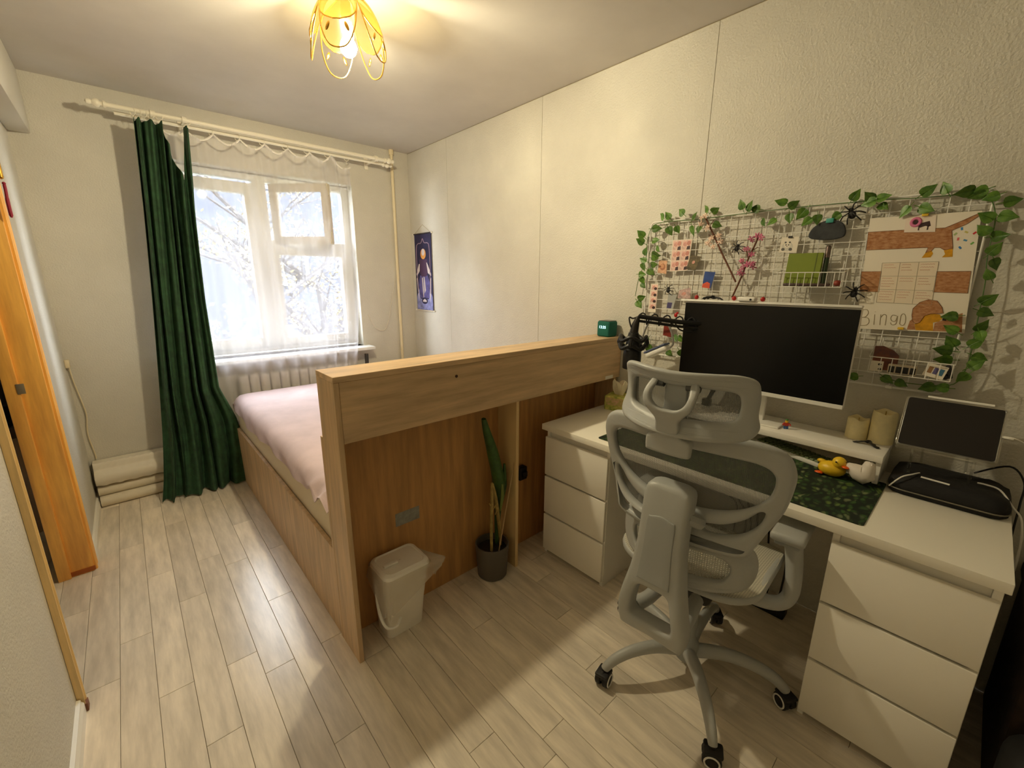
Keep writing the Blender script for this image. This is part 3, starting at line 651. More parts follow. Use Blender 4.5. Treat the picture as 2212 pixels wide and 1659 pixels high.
star_patch(bo([(0, 1.01), (.10, 1.01), (.19, 1.0), (.24, .96), (.25, .90), (.235, .82), (.20, .75), (.12, .71), (0, .70)], 4), lambda u, v, w_: cw(back_x(u, v)+.008, u, v)).obj('backrest_mesh', M_NET, chair, ang=80)
# lumbar piece
def lum_x(y, z): return -.225+.09*(y/.21)**2+.02*(z-.6)
plate(bo([(0, .705), (.12, .70), (.185, .685), (.208, .64), (.205, .58), (.18, .545), (.12, .53), (0, .525)]), [bo([(0, .655), (.09, .652), (.135, .64), (.15, .615), (.142, .585), (.115, .568), (0, .563)])], .03, .012, lambda u, v, w_: cw(lum_x(u, v)-w_, u, v)).obj('lumbar_support', M_GREYP, chair, ang=60)
M_NET2 = net_mat('pale_mesh_fabric', (170, 168, 156), 160, .35, .85)
star_patch(bo([(0, .66), (.09, .657), (.14, .645), (.155, .615), (.147, .58), (.118, .563), (0, .558)], 4), lambda u, v, w_: cw(lum_x(u, v)+.012, u, v)).obj('lumbar_mesh', M_NET2, chair, ang=80)
# spine bracket behind the back
def spine_x(z): return -.335+.03*max(0, (z-.62)/.24)**2-.02*math.exp(-((z-.50)/.1)**2)
so_ = smooth2([(0, .868), (.045, .866), (.066, .845), (.066, .76), (.068, .68), (.078, .60), (.094, .52), (.104, .45), (.10, .405), (.085, .385), (0, .39), (-.085, .385), (-.10, .405), (-.104, .45), (-.094, .52), (-.078, .60), (-.068, .68), (-.066, .76), (-.066, .845), (-.045, .866)], 4)
hole = smooth2([(0, .555), (.04, .552), (.053, .53), (.062, .48), (.064, .45), (.05, .437), (0, .435), (-.05, .437), (-.064, .45), (-.062, .48), (-.053, .53), (-.04, .552)], 4)
plate(so_, [hole], .062, .014, lambda u, v, w_: cw(spine_x(v)+.022-w_, u, v)).obj('spine', M_GREYP, chair, ang=60)
plate(smooth2([(-.030, .775), (0, .782), (.030, .775), (.040, .765), (.042, .68), (.048, .59), (.04, .58), (-.04, .58), (-.048, .59), (-.042, .68), (-.040, .765)], 4), [], .006, .002, lambda u, v, w_: cw(spine_x(v)-.010-w_, u, v)).obj('spine_insert', M_GREYP2, chair, ang=60)
sb = MB()
for s in (-1, 1): sb.tube([cw(-.30, s*.075, .425), cw(-.22, s*.065, .415), cw(-.10, s*.05, .425), cw(.0, s*.045, .43)], .022, 10)
sb.obj('tilt_arm', M_GREYP, chair)
sb = MB()
for s in (-1, 1): sb.tube([cw(-.30, s*.05, .79), cw(-.275, s*.06, .775), cw(-.24, s*.07, .755)], .02, 8)
sb.tube([cw(-.29, 0, .70), cw(-.25, 0, .685), cw(-.215, 0, .68)], .03, 8)
sb.obj('back_mount', M_GREYP, chair)
# seat
so2 = rrect(-.20, -.228, .245, .228, .11, 7)
def seat_w(u, v, w_): return cw(u, v, .522-.03*max(0, (u-.12)/.13)**2-.018*math.exp(-(v/.13)**2)+w_-.006*(abs(u)/.25))
plate(so2, [rrect(-.172, -.20, .217, .20, .09, 7)], .026, .011, seat_w).obj('seat_frame', M_GREYP, chair, ang=60)
sp2 = rrect(-.194, -.222, .239, .222, .105, 7)
star_patch(sp2, lambda u, v, w_: seat_w(u, v, .0135), 10).obj('seat_mesh', net_mat('woven_seat_mesh', (204, 200, 184), 150, .45, .95, True), chair, ang=80)
MB().box((-.13, -.09, .40), (.12, .09, .465), .02, 3, M=MC).box((-.02, -.17, .45), (.09, .17, .48), .012, 2, M=MC).obj('tilt_mechanism', M_BLACK, chair)
# arms
for s in (-1, 1):
    pd = [(.03, s*.19), (.225, s*.19), (.235, s*.22), (.225, s*.285), (.05, s*.285), (.035, s*.27)]
    x0, x1 = .03, .235; y0, y1 = sorted((s*.192, s*.288))
    MB().box((x0, y0, .632), (x1, y1, .662), .013, 3, M=MC).obj('arm_pad', M_GREYP, chair, ang=60)
    pth = catmull([cw(.10, s*.245, .634), cw(.095, s*.258, .57), cw(.085, s*.268, .50), (cw(.075, s*.268, .445)), cw(.06, s*.245, .41), cw(.04, s*.19, .405), cw(.02, s*.11, .42)], 6)
    MB().tube(pth, [.031-.004*math.sin(i/len(pth)*3.1) for i in range(len(pth))], 12, flat=(.85, 1.1)).obj('arm_post', M_GREYP, chair, ang=60)
    MB().box((.045, s*.24-.035, .616), (.17, s*.24+.035, .633), .006, 2, M=MC).obj('arm_plate', M_GREYP2, chair)
# headrest
def head_x(y, z): return -.315+.075*(y/.18)**2-.03*((z-1.12)/.08)**2
plate(bo([(0, 1.200), (.08, 1.203), (.14, 1.203), (.172, 1.188), (.178, 1.15), (.178, 1.10), (.186, 1.065), (.172, 1.042), (.12, 1.032), (0, 1.030)]), [bo([(0, 1.160), (.08, 1.160), (.132, 1.155), (.143, 1.135), (.143, 1.105), (.135, 1.085), (.10, 1.077), (0, 1.075)])], .034, .013, lambda u, v, w_: cw(head_x(u, v)-w_, u, v)).obj('headrest_frame', M_GREYP, chair, ang=60)
star_patch(bo([(0, 1.165), (.08, 1.165), (.137, 1.16), (.149, 1.137), (.149, 1.10), (.14, 1.08), (.10, 1.072), (0, 1.07)], 4), lambda u, v, w_: cw(head_x(u, v)+.010, u, v)).obj('headrest_mesh', M_NET, chair, ang=80)
MB().box((-.327, -.030, 1.07), (-.308, .030, 1.168), .006, 2, M=MC).obj('headrest_bridge', M_GREYP2, chair)
fork = smooth2([(.046, 1.178), (.060, 1.174), (.068, 1.145), (.062, 1.112), (.042, 1.088), (.031, 1.072), (.029, 1.040), (0, 1.036), (-.029, 1.040), (-.031, 1.072), (-.042, 1.088), (-.062, 1.112), (-.068, 1.145), (-.060, 1.174), (-.046, 1.178), (-.044, 1.166), (-.050, 1.142), (-.043, 1.120), (-.025, 1.106), (0, 1.103), (.025, 1.106), (.043, 1.120), (.050, 1.142), (.044, 1.166)], 4)
def fork_x(v): return -.352-.016*math.exp(-((v-1.11)/.04)**2)+.028*max(0, (v-1.135)/.04)**1.5
plate(fork, [], .02, .006, lambda u, v, w_: cw(fork_x(v)-w_, u, v)).obj('headrest_bracket', M_GREYP, chair, ang=60)
for s in (-1, 1):
    MB().cyl(cw(-.330, s*.030, 1.160), cw(-.330, s*.064, 1.160), .009, n=12).obj('hinge_pin', mat('dark_grey_pin', (70, 70, 70), .4), chair)
plate(smooth2([(.030, 1.050), (.034, 1.030), (.050, 1.022), (.060, 1.014), (.060, .984), (.052, .975), (0, .973), (-.052, .975), (-.060, .984), (-.060, 1.014), (-.050, 1.022), (-.034, 1.030), (-.030, 1.050), (0, 1.054)], 3), [], .026, .008, lambda u, v, w_: cw(-.338-w_, u, v)).obj('headrest_mount', M_GREYP, chair, ang=60)
MB().box((-.336, -.035, .975), (-.27, .035, 1.015), .01, 2, M=MC).obj('mount_block', M_GREYP, chair)
# base
MB().lathe([(0, .06), (.03, .06), (.042, .075), (.042, .13), (.03, .15), (.026, .16), (.026, .30), (.02, .302), (.02, .42), (0, .42)], CC, 20).obj('gas_lift', M_GREYP2, chair)
cast = MB()
for s in (-1, 1):
    cast.lathe([(0, -.010), (.024, -.010), (.028, -.006), (.028, .006), (.024, .010), (0, .010)], M=Matrix.Translation((0, s*.014, .028)) @ Matrix.Rotation(math.pi/2, 4, 'X'), n=20)
cast.box((-.022, -.006, .026), (.024, .006, .062), .004).box((-.03, -.024, .045), (.026, .024, .060), .007, 2).cyl((0, 0, .05), (0, 0, .072), .009)
cme = cast.mesh(); cme.materials.append(M_BLACKS); cme.name = 'caster'; _finish(cme, True, 42)
rg = MB()
for s in (-1, 1): rg.tube([(.021*math.cos(t), s*.0245, .028+.021*math.sin(t)) for t in [2*math.pi*k/20 for k in range(20)]], .0028, 6, closed=True)
rgm = rg.mesh(); rgm.materials.append(M_WHITEP); rgm.name = 'wheel_ring'; _finish(rgm, True, 60)
for k, rz in zip(range(5), (40, -70, 10, 115, 60)):
    a = math.radians(4.2+72*k); d = Vector((math.cos(a), math.sin(a), 0))
    pts = catmull([CC+d*.03+Vector((0, 0, .105)), CC+d*.12+Vector((0, 0, .128)), CC+d*.21+Vector((0, 0, .125)), CC+d*.275+Vector((0, 0, .103)), CC+d*.307+Vector((0, 0, .078)), CC+d*.318+Vector((0, 0, .064))], 5)
    lg = MB().tube(pts, [.027-.012*i/len(pts) for i in range(len(pts))], 12, flat=(.85, 1)).obj('leg', M_GREYP, chair, ang=60)
    Mk = Matrix.Translation(CC+d*.3205) @ Matrix.Rotation(math.radians(rz), 4, 'Z')
    c_ = inst(cme, 'caster', Mk, lg); inst(rgm, 'wheel_ring', Mk, c_) if False else inst(rgm, 'wheel_ring', Mk, lg)

# ---- waste bin
bn = thing('waste_bin', 'white swing-lid waste bin with a bag liner, standing by the headboard', 'bin', (.67, 1.43, 0))
def rring(x0, y0, x1, y1, z, r, n=5): return [Vector((a, b, z)) for a, b in rrect(x0, y0, x1, y1, r, n)]
M_BIN = mat('milky_white_plastic', (242, 238, 230), .45)
P = [rring(.60, 1.402, .745, 1.495, .004, .02), rring(.592, 1.392, .752, 1.502, .0, .022)][::-1]
P = [rring(.592, 1.392, .752, 1.502, 0, .022), rring(.588, 1.375, .758, 1.505, .13, .024), rring(.582, 1.352, .766, 1.508, .265, .026), rring(.580, 1.346, .770, 1.509, .292, .026)]
b_ = MB().grid(P, closed=True); b_.bm.faces.new([v for v in b_.bm.verts if abs(v.co.z) < 1e-6]) if False else None
bo_ = b_.thick(.003).obj('bin_body', M_BIN, bn, ang=50)
P = [rring(.576, 1.341, .774, 1.510, .288, .03), rring(.574, 1.339, .775, 1.511, .302, .03), rring(.578, 1.343, .771, 1.507, .314, .03), rring(.59, 1.355, .759, 1.495, .321, .028), rring(.594, 1.36, .755, 1.49, .3165, .027), rring(.63, 1.40, .72, 1.45, .3165, .01), rring(.672, 1.424, .678, 1.426, .3165, .001)]
MB().grid(P, closed=True).obj('bin_lid', M_BIN, bn, ang=35)
MB().box((.60, 1.405, .317), (.66, 1.425, .328), .004, 2).obj('lid_grip', M_BIN, bn)
M_BAG = mix_mat('bin_liner_film', .5, (232, 226, 214))
P = []; nn = 48
for k in range(6):
    h = k/5; row = []
    for j, p in enumerate(rring(.572-.006*h, 1.337-.008*h, .777+.01*h, 1.513, 0, .03, 11)[:48]):
        cl_ = lambda v: max(0, min(1, v))
        drop = .05+(.075*cl_((.745-p.x)/.15)*cl_((1.42-p.y)/.05))+.03*cl_((.60-p.x)/.02)*cl_((1.5-p.y)/.1)+.008*math.sin(j*1.3)+.006*math.sin(j*2.7)
        out = .004*math.sin(j*1.7+h*3)*h
        wing = .055*math.exp(-((p.x-.775)**2+(p.y-1.36)**2)/.0022)*math.sin(math.pi*min(1, h*1.15))
        row.append((p.x+(p.x-.67)*.05*h+out+wing, min(p.y+(p.y-1.43)*.05*h+out-wing*.3, 1.516), .306-drop*h+wing*.25))
    P.append(row)
MB().grid(P, closed=True).obj('bag_liner', M_BAG, bn, ang=80)
MB().tube(catmull([(.578, 1.44, .262), (.562, 1.41, .20), (.556, 1.37, .145), (.566, 1.340, .112), (.60, 1.332, .104), (.63, 1.352, .112)], 5), .006, 8).obj('carry_handle', M_WHITEP, bn)

# ---- potted plant
pt = thing('potted_plant', 'grey pot with a drying cactus-like plant and a stick, against the headboard', 'potted plant', (1.165, 1.435, 0))
PX, PY = 1.165, 1.432
pot = MB().lathe([(0, 0), (.066, 0), (.072, .006), (.083, .165), (.083, .172), (.077, .172), (.074, .14), (0, .14)], (PX, PY, 0), 28).obj('pot', mat('grey_pot', (98, 92, 84), .6, bump=.15, bscale=60), pt)
MB().lathe([(0, .141), (.073, .141), (0, .147)], (PX, PY, 0), 20).obj('soil', mat('dark_soil', (38, 30, 24), .95, bump=.5, bscale=200), pt)
M_CAC = mat('cactus_green', (58, 92, 38), .55, var=.3, vscale=20); M_DRY = mat('dried_stem', (168, 146, 84), .7, var=.25, vscale=30)
def blade(pts, ws, name, m):
    c = catmull(pts, 5); n = len(c); o = MB(); L2 = [interp([(i/(len(ws)-1), w_) for i, w_ in enumerate(ws)], k/(n-1)) for k in range(n)]
    o.tube(c, L2, 10, flat=(1, .8)); o.obj(name, m, pt)
blade([(PX+.03, PY, .15), (PX+.045, PY+.01, .33), (PX+.055, PY+.012, .46), (PX+.02, PY+.015, .63), (PX-.015, PY+.012, .74), (PX-.04, PY+.005, .815)], [.010, .020, .036, .032, .022, .012], 'green_blade', M_CAC)
blade([(PX+.05, PY-.01, .36), (PX+.075, PY-.005, .46), (PX+.07, PY-.01, .57)], [.006, .014, .006], 'green_shoot', M_CAC)
blade([(PX+.035, PY-.02, .34), (PX+.042, PY-.028, .42), (PX+.04, PY-.03, .48)], [.005, .010, .005], 'green_shoot', mat('pale_shoot', (112, 128, 62), .6))
blade([(PX-.02, PY-.02, .145), (PX-.022, PY-.022, .30), (PX-.015, PY-.02, .44), (PX-.012, PY-.015, .50)], [.008, .009, .010, .005], 'dry_stem', M_DRY)
blade([(PX+.045, PY-.01, .145), (PX+.03, PY-.015, .28), (PX+.005, PY-.02, .42), (PX-.012, PY-.02, .50)], [.008, .010, .012, .006], 'dry_stem', M_DRY)
for (a, b2) in (((PX-.02, PY-.02, .38), (PX-.04, PY-.03, .41)), ((PX-.018, PY-.02, .36), (PX+.004, PY-.03, .39)), ((PX+.016, PY-.018, .36), (PX-.002, PY-.028, .335))): blade([a, ((a[0]+b2[0])/2, a[1]-.006, (a[2]+b2[2])/2), b2], [.004, .004, .002], 'dry_twig', M_DRY)
MB().tube([(PX, PY-.05, .145), (PX+.115, PY-.03, .57)], .003, 6).obj('stick', mat('pale_stick', (186, 156, 112), .7), pt)

# ================================================================ ON THE DESK
DZ0 = .7302
# ---- monitor riser
rs_ = thing('monitor_riser', 'white shelf riser on the desk carrying the monitor', 'shelf', (1.95, .55, .73))
MB().box((1.85, .155, .815), (2.055, .955, .84), .002, 2).obj('shelf_board', M_WHITE, rs_, ang=30)
for yy in (.155, .937): MB().box((1.862, yy+.002, DZ0+.0035), (2.05, yy+.018, .8148), .001, 1).obj('leg_panel', M_WHITE, rs_, ang=30)
# ---- desk mat
mt = bpy.data.materials.new('jungle_leaf_print'); mt.use_nodes = True; nt = mt.node_tree; p = nt.nodes['Principled BSDF']; p.inputs['Roughness'].default_value = .75
tc = N(nt, 'TexCoord'); mp = N(nt, 'Mapping'); mp.inputs['Scale'].default_value = (1, 2.0, 1); mp.inputs['Rotation'].default_value = (0, 0, .6); nz = N(nt, 'TexNoise'); nz.inputs['Scale'].default_value = 9
va = N(nt, 'VectorMath', operation='MULTIPLY_ADD'); va.inputs[1].default_value = (.08, .08, .08)
nt.links.new(tc.outputs['Object'], nz.inputs['Vector']); nt.links.new(nz.outputs['Color'], va.inputs[0]); nt.links.new(tc.outputs['Object'], va.inputs[2]); nt.links.new(va.outputs[0], mp.inputs['Vector'])
vo = N(nt, 'TexVoronoi'); vo.inputs['Scale'].default_value = 34; nt.links.new(mp.outputs[0], vo.inputs['Vector'])
cr = N(nt, 'ValToRGB'); e = cr.color_ramp.elements; e[0].color = lin((20, 42, 18)); e[1].color = lin((44, 74, 34))
for pos, c in ((.35, (60, 96, 40)), (.55, (30, 58, 30)), (.75, (92, 116, 48)), (.90, (120, 128, 92))):
    q = e.new(pos); q.color = lin(c)
sp = N(nt, 'SeparateColor'); nt.links.new(vo.outputs['Color'], sp.inputs[0]); nt.links.new(sp.outputs[0], cr.inputs[0])
mr = N(nt, 'MapRange'); mr.inputs['From Min'].default_value = .25; mr.inputs['From Max'].default_value = .6; nt.links.new(vo.outputs['Distance'], mr.inputs['Value'])
mx = N(nt, 'Mix', data_type='RGBA'); mx.inputs['B'].default_value = lin((14, 30, 14)); nt.links.new(mr.outputs[0], mx.inputs['Factor']); nt.links.new(cr.outputs[0], mx.inputs['A']); nt.links.new(mx.outputs['Result'], p.inputs['Base Color'])
tag(MB().prism(rrect(1.50, .135, 1.90, 1.085, .012), 'z', DZ0, DZ0+.003).obj('desk_mat', mt, ang=30), 'large dark green desk mat printed with jungle leaves', 'desk mat')
# ---- monitor
mo = thing('monitor', 'white-framed monitor with a black screen standing on the riser', 'monitor', (1.95, .6, .84))
MY0, MY1, MZ0, MZ1, MX = .293, .914, .975, 1.335, 1.86
MB().box((MX+.004, MY0, MZ0), (MX+.032, MY1, MZ1), .004, 2).obj('housing', M_WHITEP, mo)
MB().box((MX, MY0+.001, MZ0+.016), (MX+.004, MY1-.001, MZ1-.006), .001, 1).obj('screen', mat('dark_screen', (7, 7, 8), .28, spec=.35), mo, False)
MB().box((MX-.001, MY0, MZ0), (MX+.0045, MY1, MZ0+.0155), .001, 1).obj('chin', M_WHITEP, mo, False)
MB().box((MX-.012, MY0-.002, MZ1+.0005), (MX+.02, MY1+.016, MZ1+.009), .003, 2).obj('light_bar', M_WHITEP, mo)
MB().box((1.945, .565, .848), (1.965, .625, 1.2), .004, 2).box((MX+.032, .56, 1.10), (1.95, .63, 1.18), .004, 2).obj('stand_neck', M_WHITEP, mo)
MB().box((1.89, .49, .8405), (2.04, .70, .849), .003, 2).obj('stand_base', M_WHITEP, mo)
wc_ = thing('webcam', 'small white webcam clipped on top of the monitor', 'webcam', (MX+.005, .655, 1.345))
MB().box((MX-.022, .625, 1.3445), (MX+.012, .69, 1.362), .005, 3).obj('webcam_body', M_WHITEP, wc_)
MB().lathe([(0, 0), (.004, 0), (.004, .002), (0, .002)], M=Matrix.Translation((MX-.0215, .64, 1.352)) @ Matrix.Rotation(-math.pi/2, 4, 'Y'), n=12).obj('lens', M_BLACK, wc_)
# ---- keyboard
kb = thing('keyboard', 'white keyboard lying under the riser on the desk mat', 'keyboard', (1.955, .45, DZ0+.003))
KM = Matrix.Translation((1.957, .445, DZ0+.0035)) @ Matrix.Rotation(math.radians(-20), 4, 'Z')
MB().box((-.045, -.135, 0), (.045, .135, .016), .004, 2, M=KM).obj('keyboard_case', M_WHITEP, kb)
km = MB().box((-.0078, -.0078, 0), (.0078, .0078, .008), .002, 1).mesh(); km.materials.append(mat('sage_key', (120, 132, 96), .6)); km.name = 'key'
for i in range(4):
    for j in range(14): inst(km, 'key', KM @ Matrix.Translation((-.031+i*.0205, -.122+j*.0188, .0155)), kb)
# ---- tissue box
tb = thing('tissue_box', 'green floral tissue box at the headboard end of the desk', 'tissue box', (1.965, 1.30, .73))
TM = Matrix.Translation((1.965, 1.295, DZ0)) @ Matrix.Rotation(math.radians(14), 4, 'Z')
fm_ = mat('floral_card', (226, 214, 120), .6, var=.5, vscale=38, col2=(128, 146, 58))
MB().box((-.06, -.058, 0), (.06, .058, .078), .002, 1, M=TM).obj('carton', fm_, tb, ang=30)
MB().box((-.061, -.0595, .03), (-.0602, .05, .070), M=TM).obj('pink_blossom_print', mat('pink_floral', (214, 170, 140), .6, var=.4, vscale=60, col2=(160, 160, 80)), tb, False)
P = []
for j in range(9):
    h = j/8; P.append([TM @ Vector(((.010+.028*h)*math.sin(t)*(.5+.2*math.sin(5*t+h)), (.02+.024*h)*math.cos(t)+.006*math.sin(3*t+4*h), .074+.075*h+.012*math.sin(4*t)*h)) for t in [math.pi*1.6*k/20 for k in range(21)]])
MB().grid(P).thick(.001).obj('tissue', mat('tissue_paper', (224, 214, 190), .9), tb, ang=80)
# ---- smart clock
ck = thing('clock_speaker', 'teal green cube clock showing 13:35 on the headboard shelf', 'clock', (2.005, 1.425, HZ))
MB().box((1.962, 1.384, HZ+.0005), (2.044, 1.466, HZ+.086), .010, 3).obj('clock_body', mat('teal_fabric', (12, 96, 84), .8, bump=.1, bscale=600), ck)
MB().box((1.968, 1.390, HZ+.0855), (2.038, 1.460, HZ+.088), .001, 1).obj('top_plate', mat('dark_top', (40, 44, 40), .3), ck)
TMc = Matrix.Translation((1.9612, 1.428, HZ+.053)) @ Matrix(((0, 0, -1, 0), (-1, 0, 0, 0), (0, 1, 0, 0), (0, 0, 0, 1)))
text_obj('13:35', .0215, TMc, 'display_digits', mat('lit_digits', (200, 240, 250), .5, emit=(190, 240, 255), estr=2.2), ck)
# ---- microphone on a boom
mc = thing('boom_microphone', 'black studio microphone in a shock mount on a boom arm', 'microphone', (1.69, 1.05, 1.03))
c0 = Vector((1.69, 1.058, 1.03))
MB().lathe([(0, 0), (.036, 0), (.040, .004), (.041, .06), (.039, .085), (.034, .092), (.030, .13), (.022, .165), (.014, .17), (0, .17)], c0, 22).obj('microphone_body', M_BLACK, mc)
sm = MB()
for dz, r_ in ((.105, .056), (.14, .056)): sm.tube([c0+Vector((r_*math.cos(t), r_*math.sin(t), dz+.01*math.sin(t*4))) for t in [2*math.pi*k/26 for k in range(26)]], .009, 8, closed=True)
for k in range(4):
    t = k*math.pi/2+.4; sm.tube([c0+Vector((.056*math.cos(t), .056*math.sin(t), .105)), c0+Vector((.062*math.cos(t), .062*math.sin(t), .122)), c0+Vector((.056*math.cos(t), .056*math.sin(t), .14))], .010, 8)
sm.obj('shock_mount', M_BLACK, mc)
MB().tube([c0+Vector((0, 0, .16)), c0+Vector((.003, -.004, .20)), c0+Vector((.008, -.012, .235))], [.020, .017, .009], 10).obj('swivel', mat('dark_metal', (60, 58, 56), .3, metal=.8), mc)
tip = c0+Vector((.01, -.014, .238))
MB().tube([tip, Vector((1.80, .90, 1.247)), Vector((1.93, .78, 1.235)), Vector((2.0, .72, 1.20))], .010, 8).tube([tip+Vector((0, 0, -.02)), Vector((1.80, .905, 1.228)), Vector((1.93, .785, 1.213))], .006, 8).obj('boom_arm', M_BLACK, mc)
MB().tube([Vector((2.0, .72, 1.20)), Vector((2.02, .78, 1.0)), Vector((2.025, .84, .855))], .010, 8).cyl((2.025, .84, .8405), (2.025, .84, .87), .022).obj('boom_post', M_BLACK, mc)
cb = [tip+Vector((.002, -.0, .01))]
pts = []
for k in range(60):
    t = k/59; c = tip.lerp(Vector((1.93, .78, 1.24)), t); pts.append(c+Vector((.008*math.sin(k*.7), .008*math.cos(k*.7), -.008+.024*math.sin(k*.7))))
MB().tube(pts, .0035, 6).tube(catmull([c0+Vector((0, 0, .165)), c0+Vector((-.012, .012, .20)), c0+Vector((-.012, .02, .232)), c0+Vector((.0, .008, .228)), tip], 5), .0035, 6).tube(catmull([(1.78, .92, 1.26), (1.80, .90, 1.215), (1.85, .855, 1.205), (1.88, .825, 1.235)], 5), .0035, 6).obj('microphone_cable', M_BLACKS, mc)
# ---- gooseneck lamp
gl = thing('gooseneck_lamp', 'small grey gooseneck lamp with a blue and white head beside the monitor', 'lamp', (1.98, 1.175, .73))
M_LG = mat('light_grey_metal', (150, 148, 142), .4, metal=.5)
MB().lathe([(0, 0), (.04, 0), (.042, .006), (.036, .012), (.008, .016), (0, .016)], (1.985, 1.185, DZ0), 20).obj('lamp_base', M_WHITEP, gl)
MB().tube(catmull([(1.985, 1.185, .745), (1.99, 1.20, .95), (1.985, 1.19, 1.12), (1.97, 1.15, 1.215), (1.955, 1.10, 1.245), (1.95, 1.05, 1.232), (1.95, 1.015, 1.185), (1.95, 1.0, 1.13), (1.95, 1.015, 1.105)], 6), .005, 8).obj('neck', M_LG, gl)
HM = Matrix.Translation((1.95, 1.08, 1.085)) @ Matrix.Rotation(math.radians(-28), 4, 'X')
MB().box((-.028, -.06, -.020), (.028, .06, .006), .010, 3, M=HM).obj('lamp_head', M_WHITEP, gl)
MB().box((-.0285, -.062, .0065), (.0285, .062, .016), .004, 2, M=HM).obj('head_cover', mat('slate_blue_plastic', (86, 96, 128), .4), gl)
# ---- candles
M_CANDLE = mat('ivory_wax', (248, 234, 186), .5, var=.06, vscale=20)
def candle(x, y, r, h, label, ph):
    t = thing('pillar_candle', label, 'candle', (x, y, .84), 'ivory pillar candles on the riser'); P = []
    for (rr, hz, wv) in ((r, 0, 0), (r, h*.5, 0), (r, h*.9, .3), (r*.97, h, 1), (r*.85, h*.97, 1), (r*.8, h*.86, .2), (.002, h*.84, 0)):
        P.append([(x+rr*math.cos(a), y+rr*math.sin(a), .8403+hz+wv*.0035*math.sin(3*a+ph)+wv*.002*math.sin(5*a)) for a in [2*math.pi*k/28 for k in range(28)]])
    MB().grid(P, closed=True).obj('wax', M_CANDLE, t, ang=50)
    MB().tube([(x, y, .84+h*.84), (x+.001, y, .84+h*1.02)], .002, 6).obj('wick', mat('pale_wick', (200, 170, 96), .6), t)
candle(2.02, .262, .034, .078, 'shorter of the two ivory pillar candles on the riser', 0)
candle(2.025, .19, .037, .118, 'taller of the two ivory pillar candles on the riser', 1.5)
# ---- bats, spiders, toys
def bat(M, label):
    half = [(0, .010), (.004, .016), (.007, .011), (.012, .012), (.022, .018), (.036, .017), (.046, .006), (.040, .008), (.036, -.002), (.028, .004), (.022, -.006), (.014, .0), (.008, -.010), (0, -.014)]
    o = plate(mirror(half), [], .004, .001, lambda u, v, w_: M @ Vector((u, v, w_-abs(u)*.35+.012)), .02)
    o.sph((0, 0, .010), .008, 8, (.8, 1.4, .8), M=M)
    return tag(o.obj('toy_bat', M_BLACK), label, 'toy bat', 'black plastic toy bats')
bat(Matrix.Translation((1.955, .215, .8425)) @ Matrix.Rotation(math.radians(75), 4, 'Z'), 'black plastic bat lying on the riser in front of the candles')
bat(Matrix.Translation((1.872, .80, 1.346)) @ Matrix.Rotation(math.radians(90), 4, 'Z') @ Matrix.Rotation(.5, 4, 'X'), 'black plastic bat perched on top of the monitor')
fg = thing('toy_figure', 'tiny red, yellow and blue toy figure on the riser beside the monitor foot', 'toy figure', (1.935, .475, .84))
FM = Matrix.Translation((1.925, .472, .8403)) @ Matrix.Rotation(.5, 4, 'Z')
MB().box((-.004, -.008, 0), (.004, -.001, .012), .001, M=FM).box((-.004, .001, 0), (.004, .008, .012), .001, M=FM).obj('legs', mat('toy_blue', (40, 90, 150), .4), fg)
MB().box((-.004, -.008, .0125), (.004, .008, .026), .001, M=FM).tube([FM @ Vector((0, -.009, .024)), FM @ Vector((-.006, -.014, .016))], .003, 6).tube([FM @ Vector((0, .009, .024)), FM @ Vector((-.006, .014, .016))], .003, 6).obj('torso', mat('toy_red', (190, 50, 34), .4), fg)
MB().cyl((1.925, .472, .867), (1.925, .472, .876), .0055).obj('head', mat('toy_yellow', (226, 182, 50), .4), fg)
MB().sph((1.925, .472, .878), .0065, 10, (1, 1, .6)).obj('hat', mat('toy_green', (70, 130, 60), .4), fg)
dk = thing('rubber_duck', 'yellow rubber duck with orange bill on the desk mat', 'toy duck', (1.83, .285, .733))
DB = DZ0+.003
MB().sph((1.83, .285, DB+.027), .034, 18, (.95, 1.25, .8)).sph((1.855, .322, DB+.038), .012, 10, (.7, 1.3, .7)).obj('duck_body', mat('duck_yellow', (236, 196, 40), .4), dk)
MB().sph((1.822, .265, DB+.058), .022, 16).obj('duck_head', MATS['duck_yellow'], dk)
MB().sph((1.805, .243, DB+.052), .010, 10, (1.1, 1.2, .45)).obj('bill', mat('duck_orange', (230, 96, 20), .4), dk)
for s in (-1, 1): MB().sph((1.808+s*.010, .259-s*.012, DB+.066), .003, 8).obj('eye', M_BLACK, dk)
MB().sph((1.815, .318, DB+.006), .010, 10, (1, 1.4, .5)).obj('foot', MATS['duck_orange'], dk)
wd = thing('ceramic_bird', 'white ceramic bird beside the yellow duck under the riser', 'figurine', (1.84, .20, .733))
P = []
for (t, rr) in ((0, .004), (.08, .016), (.22, .028), (.42, .034), (.60, .030), (.74, .022), (.86, .019), (.95, .016), (1, .003)):
    cy_ = .242-.075*min(1, t/.6)*1.0; zc = DB+.036-.0*t
    if t > .5: cy_ = .18-.004*(t-.5)/.5; zc = DB+.034+.055*(t-.5)/.5
    if t < .3: zc += .022*(.3-t)/.3
    nrm = Vector((0, -1, 0)).lerp(Vector((0, -.1, 1)), max(0, min(1, (t-.35)/.4))).normalized(); sx = Vector((1, 0, 0)); sy = sx.cross(nrm)
    P.append([Vector((1.822, cy_+.006, zc))+sx*rr*math.cos(a)+sy*rr*math.sin(a)*(.95) for a in [2*math.pi*k/20 for k in range(20)]])
MB().grid(P, closed=True).obj('bird_body', mat('matte_white_ceramic', (222, 214, 204), .55), wd, ang=80)
MB().sph((1.796, .174, DB+.088), .004, 8, (2, .8, .7)).obj('beak', MATS['matte_white_ceramic'], wd)
